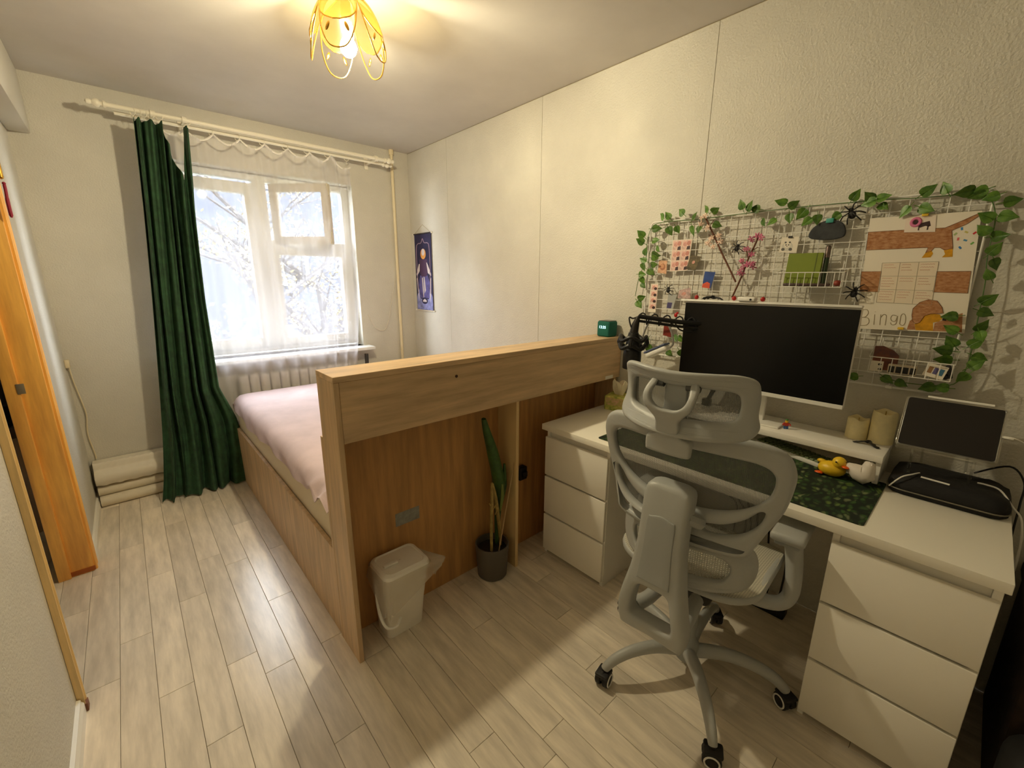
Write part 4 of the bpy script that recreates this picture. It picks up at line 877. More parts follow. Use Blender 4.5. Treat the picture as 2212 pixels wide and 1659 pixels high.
# ---- tablet on its stand, black case below
tp = thing('tablet', 'tablet with a dark screen in a clear case on a stand', 'tablet', (1.9, .02, .79))
ang = math.radians(-32); TB = Matrix.Translation((1.86, .02, .898)) @ Matrix.Rotation(math.radians(2), 4, 'Z') @ Matrix.Rotation(math.radians(32), 4, 'Y')
M_CLEAR = mix_mat('clear_plastic', .22, (235, 235, 225), 'GLOSSY', .12)
MB().box((0, -.112, 0), (.007, .112, .172), .003, 2, M=TB).obj('tablet_body', mat('silver_aluminium', (150, 150, 148), .35, metal=.8), tp)
MB().prism(rrect(-.110, .002, .110, .170, .008), 'x', -.0008, .0, M=TB).obj('tablet_screen', mat('tablet_glass', (34, 31, 29), .3), tp)
frm = plate(rrect(-.1165, -.004, .1165, .176, .012), [rrect(-.109, .003, .109, .169, .007)], .010, .002, lambda u, v, w_: TB @ Vector((.003+w_, u, v)))
frm.obj('clear_case', M_CLEAR, tp)
MB().box((-.006, -.113, -.012), (.02, .113, -.0045), .002, 1, M=TB).obj('stand_lip', M_CLEAR, tp)
MB().tube([TB @ Vector((.012, .05, .08)), Vector((2.03, .07, .80)), Vector((2.03, .07, .7945))], .004, 8).tube([TB @ Vector((.012, -.05, .08)), Vector((2.03, -.04, .80)), Vector((2.03, -.04, .7945))], .004, 8).tube([TB @ Vector((.0, .07, -.008)), Vector((1.90, .09, .7945))], .004, 8).tube([TB @ Vector((.0, -.07, -.008)), Vector((1.90, -.05, .7945))], .004, 8).obj('stand', M_CLEAR, tp)
tag(MB().cyl(TB @ Vector((.003, .065, .1805)), TB @ Vector((.003, -.085, .1805)), .0042, n=12).obj('stylus', M_WHITEP), 'white stylus lying on the top edge of the tablet', 'stylus')
bk = thing('black_case', 'black soft case with a pale zip edge lying under the tablet', 'case', (1.945, -.01, .73))
P = []
poly = rrect(1.838, -.148, 2.055, .132, .045, 6)
for z, g_ in ((DZ0+.0003, -.006), (DZ0+.006, 0), (DZ0+.030, .002), (DZ0+.050, -.006), (DZ0+.060, -.025), (DZ0+.0635, -.05)):
    P.append([(1.9465+(a-1.9465)*(1+g_/.11), -.008+(b-(-.008))*(1+g_/.14), z+(.004*math.sin(a*90+b*60) if z > DZ0+.04 else 0)) for a, b in poly])
P.append([(1.9465, -.008, DZ0+.064)]*len(poly))
MB().grid(P, closed=True).obj('case_body', mat('black_fabric', (17, 15, 15), .75, var=.25, vscale=30, bump=.25, bscale=80), bk, ang=60)
MB().tube([(a*1.0+(-.001), b, DZ0+.018) for a, b in rrect(1.836, -.150, 2.056, .134, .045, 6)], .0022, 6, closed=True).obj('zip_edge', mat('pale_zip', (120, 116, 100), .5), bk)
MB().box((-.004, -.034, 0), (.004, .034, .0015), M=Matrix.Translation((1.868, .022, DZ0+.0660)) @ Matrix.Rotation(-.2, 4, 'Y') @ Matrix.Rotation(-.08, 4, 'Z')).obj('white_tag', M_WHITEP, bk, False)
cab = catmull([TB @ Vector((.003, -.116, .085)), TB @ Vector((.003, -.145, .085)), (1.95, -.165, .93), (1.99, -.19, .84), (2.03, -.20, .70), (2.05, -.20, .5)], 6)
pc = thing('charging_cable', 'white charging cable plugged into the side of the tablet', 'cable', (1.95, -.15, .6))
MB().tube(cab, .002, 6).obj('cord', M_WHITEP, pc)
MB().box((-.001, -.137, .081), (.007, -.1125, .089), .002, 2, M=TB).obj('plug', M_WHITEP, pc)
tag(MB().tube(catmull([(1.935, -.07, .802), (1.93, -.09, .804), (1.925, -.12, .798), (1.90, -.15, .765), (1.88, -.175, .73), (1.9, -.19, .60), (1.95, -.19, .45)], 6), .0026, 6).obj('loose_cable', M_WHITEP), 'white cable crossing the black case and falling off the desk end', 'cable')
tag(MB().tube(catmull([(2.04, -.06, .80), (2.03, -.13, .85), (1.99, -.165, .82), (1.97, -.168, .76), (1.95, -.168, .70), (1.96, -.172, .55), (2.0, -.17, .3), (2.02, -.18, .02)], 6), .003, 6).obj('power_cable', M_BLACK), 'black power cable looping down beside the foreground chest', 'cable')
tag(MB().tube(catmull([(1.84, .125, .75), (1.835, .10, .792), (1.865, .075, .802), (1.90, .062, .8)], 5), .0022, 6).obj('short_cable', M_WHITEP), 'short white cable end lying at the riser side of the black case', 'cable')
# ---- under the desk
ps = thing('power_strip', 'black power strip with tangled cables on the floor under the desk', 'power strip', (1.93, .52, 0))
MB().box((1.90, .36, .0005), (1.96, .68, .04), .006, 2).obj('strip_body', M_BLACK, ps)
tg = MB()
for k in range(6):
    y_ = .40+k*.05; tg.tube(catmull([(1.93, y_, .04), (1.92+.01*k, y_-.01, .12), (1.97, y_+.03*math.sin(k), .25+.03*k), (2.03, y_+.05, .45), (2.05, y_+.03, .68)], 5), .004, 6)
tg.obj('tangled_leads', M_BLACKS, ps)
MB().box((1.915, .44, .0405), (1.945, .475, .085), .004).obj('charger', M_WHITEP, ps)
sb_ = thing('added_dark_box', 'dark brown box added to darken the floor beyond the foreground chest', 'box', (1.8, -.5, 0))  # dark box added to blacken the shaded corner beyond the chest
M_DKB = mat('dark_brown_fabric', (44, 30, 20), .9, var=.3, vscale=30, bump=.2, bscale=80)
MB().box((1.56, -.83, .0005), (2.05, -.225, .50), .012, 2).obj('box_body', M_DKB, sb_)
MB().box((1.552, -.838, .5003), (2.058, -.217, .55), .012, 2).obj('box_lid', M_DKB, sb_)
bg = thing('shoulder_bag', 'black bag slumped in front of the added dark brown box', 'bag', (1.45, -.36, 0))
MB().box((1.37, -.56, .0005), (1.54, -.215, .34), .06, 4).obj('bag_body', mat('black_nylon', (14, 13, 13), .7, bump=.2, bscale=60), bg)
MB().tube(catmull([(1.45, -.26, .33), (1.45, -.28, .43), (1.45, -.39, .46), (1.45, -.50, .43), (1.45, -.52, .33)], 5), .011, 8).obj('bag_strap', MATS['black_nylon'], bg)

# ================================================================ WALL GRID AND WHAT HANGS ON IT
GX = 2.043; GY0, GY1, GZ0, GZ1 = .055, 1.222, 1.048, 1.706
gd = thing('wire_grid', 'white wire grid panel on the wall above the desk', 'wire grid', (GX, .64, GZ0))
MB().tube([(GX, a, b) for a, b in rrect(GY0, GZ0, GY1, GZ1, .02)], .0036, 8, closed=True).obj('border_wire', M_METALW, gd)
vw = MB().cyl((0, 0, GZ0+.002), (0, 0, GZ1-.002), .0017, n=6).mesh(); hw = MB().cyl((0, GY0+.002, 0), (0, GY1-.002, 0), .0017, n=6).mesh()
for m_ in (vw, hw): m_.materials.append(M_METALW); m_.name = 'wire'; _finish(m_, True, 60)
nv_ = 24
for k in range(1, nv_): inst(vw, 'wire', Matrix.Translation((GX, GY0+(GY1-GY0)*k/nv_, 0)), gd)
for k in range(1, 14): inst(hw, 'wire', Matrix.Translation((GX-.0022, 0, GZ0+(GZ1-GZ0)*k/14)), gd)
clip = MB().box((-.006, -.010, -.006), (.021, .010, .006), .003).mesh(); clip.materials.append(M_WHITEP); clip.name = 'wall_clip'
for yy, zz in ((.72, GZ1), (.39, GZ1), (1.12, GZ1), (.12, GZ1), (.72, GZ0), (.2, GZ0)): inst(clip, 'wall_clip', Matrix.Translation((GX, yy, zz)), gd)
# ---- garland
LEAVES = [(1.153, 1.727), (1.124, 1.726), (1.051, 1.734), (0.994, 1.711), (0.939, 1.736), (0.899, 1.727), (0.786, 1.734), (0.754, 1.724), (0.73, 1.715), (0.637, 1.73), (0.597, 1.715), (0.402, 1.722), (1.183, 1.674), (1.184, 1.617), (1.107, 1.66), (1.071, 1.663), (0.995, 1.654), (0.96, 1.656), (0.889, 1.667), (0.695, 1.661), (0.659, 1.66), (0.601, 1.669), (0.56, 1.682), (0.538, 1.651), (0.505, 1.656), (0.447, 1.66), (1.261, 1.651), (1.26, 1.617), (1.231, 1.565), (1.165, 1.577), (1.177, 1.549), (1.24, 1.525), (1.179, 1.534), (1.237, 1.495), (1.182, 1.502), (1.24, 1.454), (1.194, 1.467), (1.237, 1.427), (1.235, 1.402), (1.239, 1.335), (1.251, 1.304), (0.358, 1.713), (0.354, 1.695), (0.322, 1.706), (0.318, 1.679), (0.253, 1.658), (0.207, 1.66), (0.21, 1.712), (0.166, 1.714), (0.117, 1.699), (0.086, 1.697), (0.089, 1.687), (0.058, 1.677), (0.019, 1.659), (0.02, 1.617), (0.058, 1.618), (0.058, 1.578), (0.026, 1.561), (0.028, 1.52), (0.019, 1.481), (0.023, 1.444), (0.014, 1.369), (0.013, 1.33), (0.083, 1.314), (0.012, 1.284), (0.074, 1.27), (0.008, 1.259), (0.067, 1.229), (0.016, 1.232), (0.001, 1.189), (0.079, 1.201), (0.073, 1.17), (0.003, 1.163), (0.02, 1.121), (0.304, 1.074), (0.209, 1.081), (0.171, 1.071), (0.096, 1.072), (0.062, 1.076), (1.034, 1.145), (1.0, 1.146), (1.055, 1.068), (0.988, 1.076), (1.182, 1.117), (1.166, 1.08)]
STEM = [(1.28, 1.342), (1.266, 1.437), (1.233, 1.53), (1.233, 1.62), (1.204, 1.691), (1.111, 1.702), (0.996, 1.698), (0.911, 1.7), (0.793, 1.703), (0.703, 1.705), (0.618, 1.706), (0.524, 1.706), (0.424, 1.704), (0.331, 1.702), (0.234, 1.696), (0.157, 1.694), (0.095, 1.692), (0.062, 1.671), (0.042, 1.616), (0.039, 1.548), (0.037, 1.493), (0.028, 1.422), (0.025, 1.351), (0.022, 1.277), (0.019, 1.202), (0.021, 1.14), (0.039, 1.09), (0.093, 1.076), (0.165, 1.073), (0.23, 1.081)]
ga = thing('ivy_garland', 'artificial ivy garland with green heart-shaped leaves framing the wire grid', 'garland', (2.03, .64, 1.05))
M_STEM = mat('ivy_stem', (72, 108, 44), .6); M_LEAF = mat('ivy_leaf', (52, 92, 22), .42, var=.35, vscale=2.2, col2=(98, 134, 46), rnd=.28); 
MB().tube(catmull([(2.034, a, b) for a, b in STEM], 4), .0016, 5).obj('stem', M_STEM, ga)
def leaf_mesh(k):
    # heart-shaped blade in local (y along the tip, x across), cupped and folded at the midrib
    half = [(.0, -.30), (.22, -.46), (.42, -.36), (.50, -.10), (.42, .18), (.22, .46), (.0, .80)]
    b = MB(); P = []
    for sgn in (1, -1):
        r0 = [Vector((0, y_, .02*math.sin(y_*3))) for _, y_ in half]; r0[0].y = -.22
        r2 = [Vector((sgn*x_, y_, .12*abs(x_)+(.1 if k else -.06)*y_*y_)) for x_, y_ in half]
        r1 = [a.lerp(c, .5)+Vector((0, 0, .03)) for a, c in zip(r0, r2)]
        P.append([r0, r1, r2])
    for p_ in P: b.grid(p_)
    bmesh.ops.remove_doubles(b.bm, verts=b.bm.verts[:], dist=1e-4)
    b.tube([(0, -.9, -.05), (0, -.5, .0), (0, -.22, 0), (0, .5, .03)], [.035, .035, .03, .012], 4)
    m = b.mesh(); m.materials.append(M_LEAF); m.name = 'leaf'; _finish(m, True, 60); return m
LM = [leaf_mesh(0), leaf_mesh(1)]
rn = random.Random(12)
stv = [Vector((a, b)) for a, b in STEM]
for i, (y, z) in enumerate(LEAVES):
    near = min(stv, key=lambda q: (q-Vector((y, z))).length); d = Vector((y, z))-near
    a = math.atan2(d.y, d.x) if d.length > .012 else rn.uniform(0, 6.28)
    a += rn.uniform(-.7, .7)
    s_ = .036*rn.uniform(.86, 1.14)
    # local y -> direction a in the wall's (y, z) plane; local z -> toward the room (-x)
    t = Vector((0, math.cos(a), math.sin(a))); n_ = Vector((-1, 0, 0)); r_ = t.cross(n_)
    M = Matrix(((r_.x, t.x, n_.x, 0), (r_.y, t.y, n_.y, 0), (r_.z, t.z, n_.z, 0), (0, 0, 0, 1)))
    M = Matrix.Translation((2.022+rn.uniform(-.008, .006), y, z)) @ M @ Matrix.Rotation(rn.uniform(-.6, .6), 4, 'Y') @ Matrix.Rotation(rn.uniform(-.45, .45), 4, 'X') @ Matrix.Scale(s_, 4)
    inst(LM[i % 2], 'leaf', M, ga)
# ---- paper things
PX_ = 2.0385
def quad(q, name, label, cat, m, x=PX_, th=.0007, group=None):
    o = MB().prism(q, 'x', x-th, x).obj(name, m, None, False); return tag(o, label, cat, group)
def bil(q, s, t):   # q: TL, TR, BR, BL
    a = Vector(q[0]).lerp(Vector(q[1]), s); b = Vector(q[3]).lerp(Vector(q[2]), s); return a.lerp(b, t)
def blob(parent, q, s, t, rs, rt, name, m, x=PX_-.0007, th=.0003, n=14):
    MB().prism([tuple(bil(q, s+rs*math.cos(a), t+rt*math.sin(a))) for a in [2*math.pi*k/n for k in range(n)]], 'x', x-th, x).obj(name, m, parent, False)
def patch(parent, q, s0, t0, s1, t1, name, m, x=PX_-.0007, th=.0003):
    return MB().prism([tuple(bil(q, s0, t0)), tuple(bil(q, s1, t0)), tuple(bil(q, s1, t1)), tuple(bil(q, s0, t1))], 'x', x-th, x).obj(name, m, parent, False)
M_PAPER = mat('white_paper', (230, 222, 206), .7); M_SKIN = mat('rose_print', (206, 150, 138), .5, var=.2, vscale=80); M_HAIR = mat('dark_print', (58, 36, 38), .5); M_BLUSH = mat('blush_print', (226, 190, 178), .5, var=.15, vscale=60)
q = [(1.097, 1.615), (.998, 1.614), (1.008, 1.471), (1.098, 1.467)]
o = quad(q, 'photo_collage', 'sheet of six pinkish photos on the upper end of the grid', 'photo', M_PAPER)
for i in range(3):
    for j in range(2):
        s0, t0 = .03+j*.48, .02+i*.325
        ph_ = patch(o, q, s0, t0, s0+.46, t0+.31, 'print', M_BLUSH)
        blob(o, q, s0+.16, t0+.12, .10, .075, 'portrait', M_SKIN, PX_-.001); blob(o, q, s0+.34, t0+.10, .09, .075, 'portrait', mat('coral_face_print', (198, 132, 118), .5), PX_-.0012); MB().prism([tuple(bil(q, s0+.28, t0+.2)), tuple(bil(q, s0+.42, t0+.18)), tuple(bil(q, s0+.44, t0+.3)), tuple(bil(q, s0+.26, t0+.3))], 'x', PX_-.0013, PX_-.001).obj('dark_shirt', M_HAIR, o, False)
q = [(.999, 1.54), (.946, 1.533), (.97, 1.47), (1.014, 1.478)]
o = quad(q, 'photo_print', 'dark olive photo tucked beside the pink collage', 'photo', mat('olive_print', (96, 84, 56), .5, var=.4, vscale=60), PX_-.002); blob(o, q, .5, .45, .14, .12, 'subject', M_SKIN, PX_-.0027)
q = [(1.16, 1.523), (1.116, 1.519), (1.116, 1.456), (1.164, 1.462)]
o = quad(q, 'photo_print', 'peach photo with a round shell near the ivy column', 'photo', mat('peach_print', (214, 166, 132), .5, var=.15, vscale=50)); blob(o, q, .5, .5, .33, .26, 'shell', mat('shell_print', (168, 110, 80), .5)); blob(o, q, .46, .44, .22, .17, 'shell_light', mat('shell_light_print', (206, 150, 112), .5), PX_-.001)
q = [(.923, 1.466), (.874, 1.462), (.889, 1.389), (.929, 1.393)]
o = quad(q, 'picture_card', 'blue card with a red mountain on the grid', 'card', mat('deep_blue_print', (34, 66, 136), .5, var=.2, vscale=30))
MB().prism([tuple(bil(q, .0, 1)), tuple(bil(q, .0, .78)), tuple(bil(q, .45, .62)), tuple(bil(q, .8, .7)), tuple(bil(q, .9, 1))], 'x', PX_-.001, PX_-.0007).obj('mountain', mat('coral_print', (214, 84, 56), .5), o, False)
q = [(1.195, 1.408), (1.154, 1.408), (1.157, 1.263), (1.201, 1.264)]
o = quad(q, 'photo_strip', 'narrow booth photo strip with four frames at the grid edge', 'photo', M_PAPER)
for i in range(4):
    patch(o, q, .14, .03+i*.22, .97, .225+i*.22, 'frame', M_BLUSH); blob(o, q, .5, .13+i*.22, .22, .06, 'portrait', M_SKIN, PX_-.001); blob(o, q, .7, .17+i*.22, .2, .05, 'portrait_shade', M_HAIR, PX_-.0013)
q = [(1.094, 1.358), (1.048, 1.357), (1.064, 1.287), (1.099, 1.288)]
o = quad(q, 'plastic_sleeve', 'glossy plastic sleeve with a purple corner under the small spider', 'card sleeve', mat('glossy_grey_sleeve', (176, 178, 176), .15)); patch(o, q, .05, .58, .7, .98, 'purple_corner', mat('violet_card', (70, 64, 110), .5))
q = [(1.039, 1.378), (.983, 1.392), (.98, 1.338), (1.044, 1.341)]
o = quad(q, 'photo_print', 'pale mauve photo just above the monitor corner', 'photo', mat('mauve_photo', (196, 168, 164), .35, var=.25, vscale=70)); blob(o, q, .45, .5, .2, .18, 'portrait', M_SKIN)
q = [(.622, 1.596), (.561, 1.596), (.563, 1.533), (.626, 1.539)]
o = quad(q, 'panda_drawing', 'white sheet with a sketched panda clipped above the green notebook', 'drawing', M_PAPER)
M_INK = mat('grey_ink', (96, 94, 88), .7); M_INKL = mat('pale_ink', (206, 202, 190), .7)
blob(o, q, .42, .62, .32, .3, 'panda_body', M_INKL); blob(o, q, .40, .5, .2, .2, 'panda_face', M_PAPER, PX_-.001)
for s_, t_, r_ in ((.28, .34, .06), (.52, .34, .06), (.33, .5, .045), (.48, .5, .045), (.2, .8, .1), (.62, .78, .1), (.40, .6, .03)): blob(o, q, s_, t_, r_, r_*1.0, 'panda_mark', M_INK, PX_-.0013, n=10)
patch(o, q, .38, -.06, .62, .06, 'black_clip', M_BLACK, PX_-.0013, .004)
q = [(1.1, 1.21), (1.068, 1.21), (1.058, 1.145), (1.101, 1.152)]
o = quad(q, 'red_pouch', 'dull red translucent pouch hanging under the boom arm', 'pouch', mat('red_gel', (130, 46, 34), .4), 2.036, .004); patch(o, q, .3, -.08, .7, .02, 'pouch_loop', M_RED, 2.034, .001)
# spiral toy figure in film, red charm
o = tag(MB().sph((2.034, 1.043, 1.257), .010, 12, (.5, .9, 1.1)).sph((2.034, 1.036, 1.268), .006, 8, (.5, 1, 1)).obj('red_charm', mat('red_gloss', (178, 26, 22), .25)), 'glossy red charm hanging beside the monitor edge', 'charm')
# ---- poster
DRAW = {
 'body':[(0.346, 1.596), (0.246, 1.596), (0.148, 1.595), (0.11, 1.615), (0.077, 1.634), (0.077, 1.625), (0.1, 1.603), (0.131, 1.585), (0.119, 1.529), (0.138, 1.525), (0.149, 1.533), (0.163, 1.534), (0.17, 1.522), (0.182, 1.518), (0.179, 1.535), (0.342, 1.534)],
 'paw1':[(0.182, 1.518), (0.169, 1.526), (0.163, 1.515), (0.167, 1.503), (0.189, 1.502)],
 'paw2':[(0.139, 1.524), (0.119, 1.529), (0.115, 1.503), (0.14, 1.502), (0.134, 1.512)],
 'band1':[(0.343, 1.459), (0.287, 1.459), (0.282, 1.387), (0.338, 1.388)],
 'band2':[(0.144, 1.457), (0.065, 1.457), (0.06, 1.388), (0.142, 1.39)],
 'head':[(0.181, 1.31), (0.182, 1.333), (0.168, 1.355), (0.148, 1.365), (0.126, 1.361), (0.111, 1.341), (0.105, 1.322), (0.119, 1.319), (0.135, 1.318), (0.149, 1.31), (0.157, 1.287), (0.167, 1.282), (0.176, 1.291)],
 'face':[(0.169, 1.281), (0.157, 1.287), (0.149, 1.31), (0.135, 1.319), (0.112, 1.317), (0.104, 1.303), (0.111, 1.293), (0.124, 1.289), (0.119, 1.261), (0.163, 1.26)],
 'chest':[(0.119, 1.261), (0.12, 1.287), (0.095, 1.304), (0.06, 1.325), (0.051, 1.263)],
 'neck':[(0.186, 1.26), (0.183, 1.29), (0.177, 1.298), (0.169, 1.28), (0.164, 1.261)],
 'nose':[(0.104, 1.305), (0.094, 1.304), (0.094, 1.297), (0.103, 1.298)],
 'conf':[(0.109, 1.589), (0.078, 1.574), (0.112, 1.558), (0.095, 1.553), (0.078, 1.543), (0.103, 1.531), (0.121, 1.574), (0.097, 1.578)],
 'B':[[(0.32, 1.32), (0.316, 1.264)], [(0.32, 1.32), (0.306, 1.323), (0.3, 1.311), (0.306, 1.297), (0.317, 1.294)], [(0.317, 1.294), (0.299, 1.293), (0.293, 1.279), (0.299, 1.267), (0.316, 1.264)]],
 'i':[[(0.281, 1.307), (0.278, 1.27)], [(0.281, 1.317), (0.281, 1.316)]],
 'n':[[(0.264, 1.308), (0.261, 1.27)], [(0.263, 1.297), (0.257, 1.308), (0.249, 1.306), (0.247, 1.293), (0.246, 1.27)]],
 'g':[[(0.22, 1.305), (0.231, 1.308), (0.235, 1.297), (0.23, 1.287), (0.221, 1.287), (0.218, 1.305)], [(0.218, 1.305), (0.217, 1.288), (0.219, 1.276), (0.229, 1.274), (0.233, 1.281)]],
 'o':[[(0.208, 1.278), (0.209, 1.306), (0.204, 1.314), (0.197, 1.307), (0.194, 1.284), (0.199, 1.273), (0.208, 1.278)]],
 'ring':[(0.223, 1.621)],
 'dogbody':[(0.216, 1.613), (0.189, 1.62), (0.184, 1.604), (0.189, 1.602), (0.197, 1.605), (0.21, 1.6)],
 'clip':[(0.203, 1.64)],
 'clip2':[(0.202, 1.263)],
}
q = [(.348, 1.643), (.074, 1.64), (.045, 1.26), (.327, 1.252)]
po_ = quad(q, 'bingo_poster', 'hand-drawn dachshund bingo poster on white paper', 'poster', M_PAPER, 2.0365, .0008)
XP = 2.0357
def dr(key, name, m, dx=.0): return MB().prism(DRAW[key], 'x', XP-.0004-dx, XP-dx).obj(name, m, po_, False)
M_BROWN = mat('brown_pencil', (150, 92, 50), .8, var=.35, vscale=30, stretch=(1, 2, 5), col2=(192, 146, 104)); M_DBROWN = mat('dark_brown_pencil', (104, 60, 34), .8); M_OCHRE = mat('ochre_pencil', (206, 148, 22), .8, var=.12, vscale=60)
M_PENCIL = mat('graphite_line', (176, 166, 146), .8)
dr('body', 'dachshund_body', M_BROWN); dr('band1', 'dachshund_middle', M_BROWN); dr('band2', 'dachshund_middle', M_BROWN)
dr('paw1', 'paw', M_OCHRE, .0002); dr('paw2', 'paw', M_OCHRE, .0002); dr('neck', 'neck', M_BROWN); dr('chest', 'chest', M_BROWN); dr('face', 'face', M_OCHRE, .0002); dr('head', 'dachshund_head', M_BROWN, .0009); dr('nose', 'nose', M_BLACK, .0011)
def outl(key, closed=True, dx=0): return MB().tube([(XP-.0008-dx, a, b) for a, b in DRAW[key]], .0006, 4, closed=closed)
for k in ('body', 'head', 'band1', 'band2'): outl(k, dx=.0007 if k == 'head' else 0).obj('outline', M_DBROWN, po_)
for k, c in zip(DRAW['conf'], ((60, 130, 190), (206, 50, 60), (222, 110, 110), (80, 140, 180), (110, 170, 80), (50, 120, 190), (170, 190, 130), (200, 190, 110))):
    MB().box((-.0004, -.0045, -.0025), (0, .0045, .0025), M=Matrix.Translation((XP-.0001, k[0], k[1])) @ Matrix.Rotation(k[0]*70, 4, 'X')).obj('confetti', mat('confetti_%d' % c[0], c, .8), po_, False)
for L_ in 'Bingo':
    o = MB()
    for st in DRAW[L_]: o.tube(catmull([(XP-.0003, a, b) for a, b in st], 3) if len(st) > 2 else [(XP-.0003, a, b) for a, b in st], .0011, 4)
    o.obj('letter', mat('letter_pencil', (160, 146, 116), .8), po_)
tq = [(.289, 1.488), (.145, 1.489), (.138, 1.347), (.284, 1.351)]
sheet = patch(po_, tq, 0, 0, 1, 1, 'bingo_table', mat('cream_paper', (226, 212, 190), .7), XP-.0005, .0003)
for k in range(4):
    for h in (0, 1):
        a, b = (bil(tq, k/3, 0), bil(tq, k/3, 1)) if h else (bil(tq, 0, k/3), bil(tq, 1, k/3))
        MB().tube([(XP-.001, a.x, a.y), (XP-.001, b.x, b.y)], .0006, 4).obj('table_rule', M_PENCIL, sheet)
M_RTXT = mat('red_handwriting', (206, 136, 112), .8)
rn = random.Random(4)
for i in range(3):
    for j in range(3):
        for l_ in range(rn.randint(2, 4)):
            t_ = (i+.16+l_*.2)/3; s0 = (j+.12)/3; s1 = (j+.55+.35*rn.random())/3; n_ = 14
            MB().tube([(XP-.001, *(bil(tq, s0+(s1-s0)*k/n_, t_+.011*math.sin(k*2.4+l_)))) for k in range(n_+1)], .0005, 3).obj('handwriting', M_RTXT, sheet)
cq = [(.251, 1.637), (.176, 1.637), (.17, 1.584), (.248, 1.588)]
cd = patch(po_, cq, 0, 0, 1, 1, 'dachshund_card', mat('ivory_card', (228, 214, 200), .6), XP-.0012, .0006)
MB().tube([(XP-.0022, .223+.011*math.cos(t), 1.619+.012*math.sin(t)) for t in [2*math.pi*k/18 for k in range(18)]], .0045, 6, closed=True).obj('flower_collar', mat('pink_print', (214, 120, 160), .7), cd)
MB().prism([(.223+.008*math.cos(t), 1.617+.009*math.sin(t)) for t in [2*math.pi*k/14 for k in range(14)]], 'x', XP-.0026, XP-.0018).obj('dog_face', M_HAIR, cd, False)
MB().prism(DRAW['dogbody'], 'x', XP-.0024, XP-.0018).box((XP-.0024, .211, 1.592), (XP-.0018, .214, 1.606)).box((XP-.0024, .189, 1.592), (XP-.0018, .192, 1.606)).obj('dog_body', M_HAIR, cd, False)
M_YCLIP = mat('yellow_clip', (220, 180, 40), .5)
for k in ('clip', 'clip2'): MB().box((2.026, DRAW[k][0][0]-.008, DRAW[k][0][1]-.004), (2.0365, DRAW[k][0][0]+.008, DRAW[k][0][1]+.004), .001).obj('yellow_clip', M_YCLIP, po_)
# ---- felt mask
fe = thing('felt_oval', 'dark grey felt oval hung with a teal clip on the grid', 'felt pad', (2.03, .468, 1.575))
o = MB(); out = smooth2([(.527, 1.60), (.515, 1.625), (.485, 1.645), (.455, 1.647), (.425, 1.635), (.411, 1.607), (.415, 1.585), (.45, 1.576), (.49, 1.578), (.52, 1.585)], 4)
plate(out, [], .012, .004, lambda u, v, w_: (2.028+w_, u, v)).obj('felt', mat('charcoal_felt', (62, 64, 66), .95, var=.15, vscale=40, bump=.3, bscale=300), fe)
MB().box((2.016, .452, 1.637), (2.030, .476, 1.653), .002).obj('teal_clip', mat('teal_plastic', (60, 150, 140), .5), fe)
# ---- spiders
def spider(y, z, s, label, rot=0, x=2.032):
    t = thing('toy_spider', label, 'toy spider', (x, y, z), 'black plastic toy spiders'); B_ = Matrix.Translation((x, y, z)) @ Matrix.Rotation(rot, 4, 'X') @ Matrix.Scale(s, 4)
    MB().sph((-.004, 0, -.008), .010, 12, (.8, 1, 1.2), M=B_).sph((-.004, 0, .007), .0065, 10, M=B_).obj('body', M_BLACKS, t)
    lg = []
    for sgn in (-1, 1):
        for k in range(4):
            a = math.radians(62-k*40); d = Vector((0, sgn*math.cos(a), math.sin(a)))
            MB().tube([B_ @ p_ for p_ in catmull([Vector((-.003, 0, .003)), d*.012+Vector((-.013, 0, 0)), d*.022+Vector((-.010, 0, 0)), d*.031+Vector((.004, 0, -.003))], 3)], [.0018*s]*10, 5).obj('leg', M_BLACKS, t)
spider(.787, 1.567, .95, 'black toy spider between the two blossom branches', .3)
spider(1.091, 1.382, .9, 'black toy spider beside the photo strip', .1)
spider(.404, 1.669, 1.25, 'largest black toy spider on the top wire above the felt oval', -.3)
spider(.350, 1.388, 1.15, 'black toy spider at the edge of the bingo poster', .2, 2.028)
# ---- blossom branches
bm_ = MB()
for k in range(5):
    a = 2*math.pi*k/5; bm_.sph((0, 0, 0), .5, 6, (.25, .42, .8), M=Matrix.Rotation(a, 4, 'X') @ Matrix.Translation((-.1, 0, .55)) @ Matrix.Rotation(.3, 4, 'Y'))
bm_.sph((-.15, 0, 0), .22, 6)
def blossom(m, nm): 
    me = bpy.data.meshes.new_from_object(bpy.data.objects.new('t', _bl)) if False else _bl.copy(); me.materials.clear(); me.materials.append(m); me.name = nm; return me
_bl = bm_.mesh(); _finish(_bl, True, 60)
def branch(pts, flowers, twigs, mbark, mfl, label, size):
    t = thing('blossom_branch', label, 'branch', (2.03, pts[0][0], min(p_[1] for p_ in pts)), 'artificial blossom branches')
    o = MB().tube(catmull([(2.030-.003*i, a, b) for i, (a, b) in enumerate(pts)], 5), [.0038]*(5*(len(pts)-1)+1), 7)
    for a, b in twigs: o.tube([(2.024, *a), (2.018, *b)], .0018, 5)
    o.obj('twig', mbark, t); me = blossom(mfl, 'blossom'); r2 = random.Random(len(flowers))
    for (y, z) in flowers:
        for _ in range(2): inst(me, 'blossom', Matrix.Translation((2.016+r2.uniform(-.006, .006), y+r2.uniform(-.008, .008), z+r2.uniform(-.008, .008))) @ Matrix.Rotation(r2.uniform(-.7, .7), 4, 'Y') @ Matrix.Rotation(r2.uniform(0, 6), 4, 'X') @ Matrix.Scale(size*r2.uniform(.8, 1.15), 4), t)
M_TWIG = mat('reddish_twig', (104, 62, 40), .7)
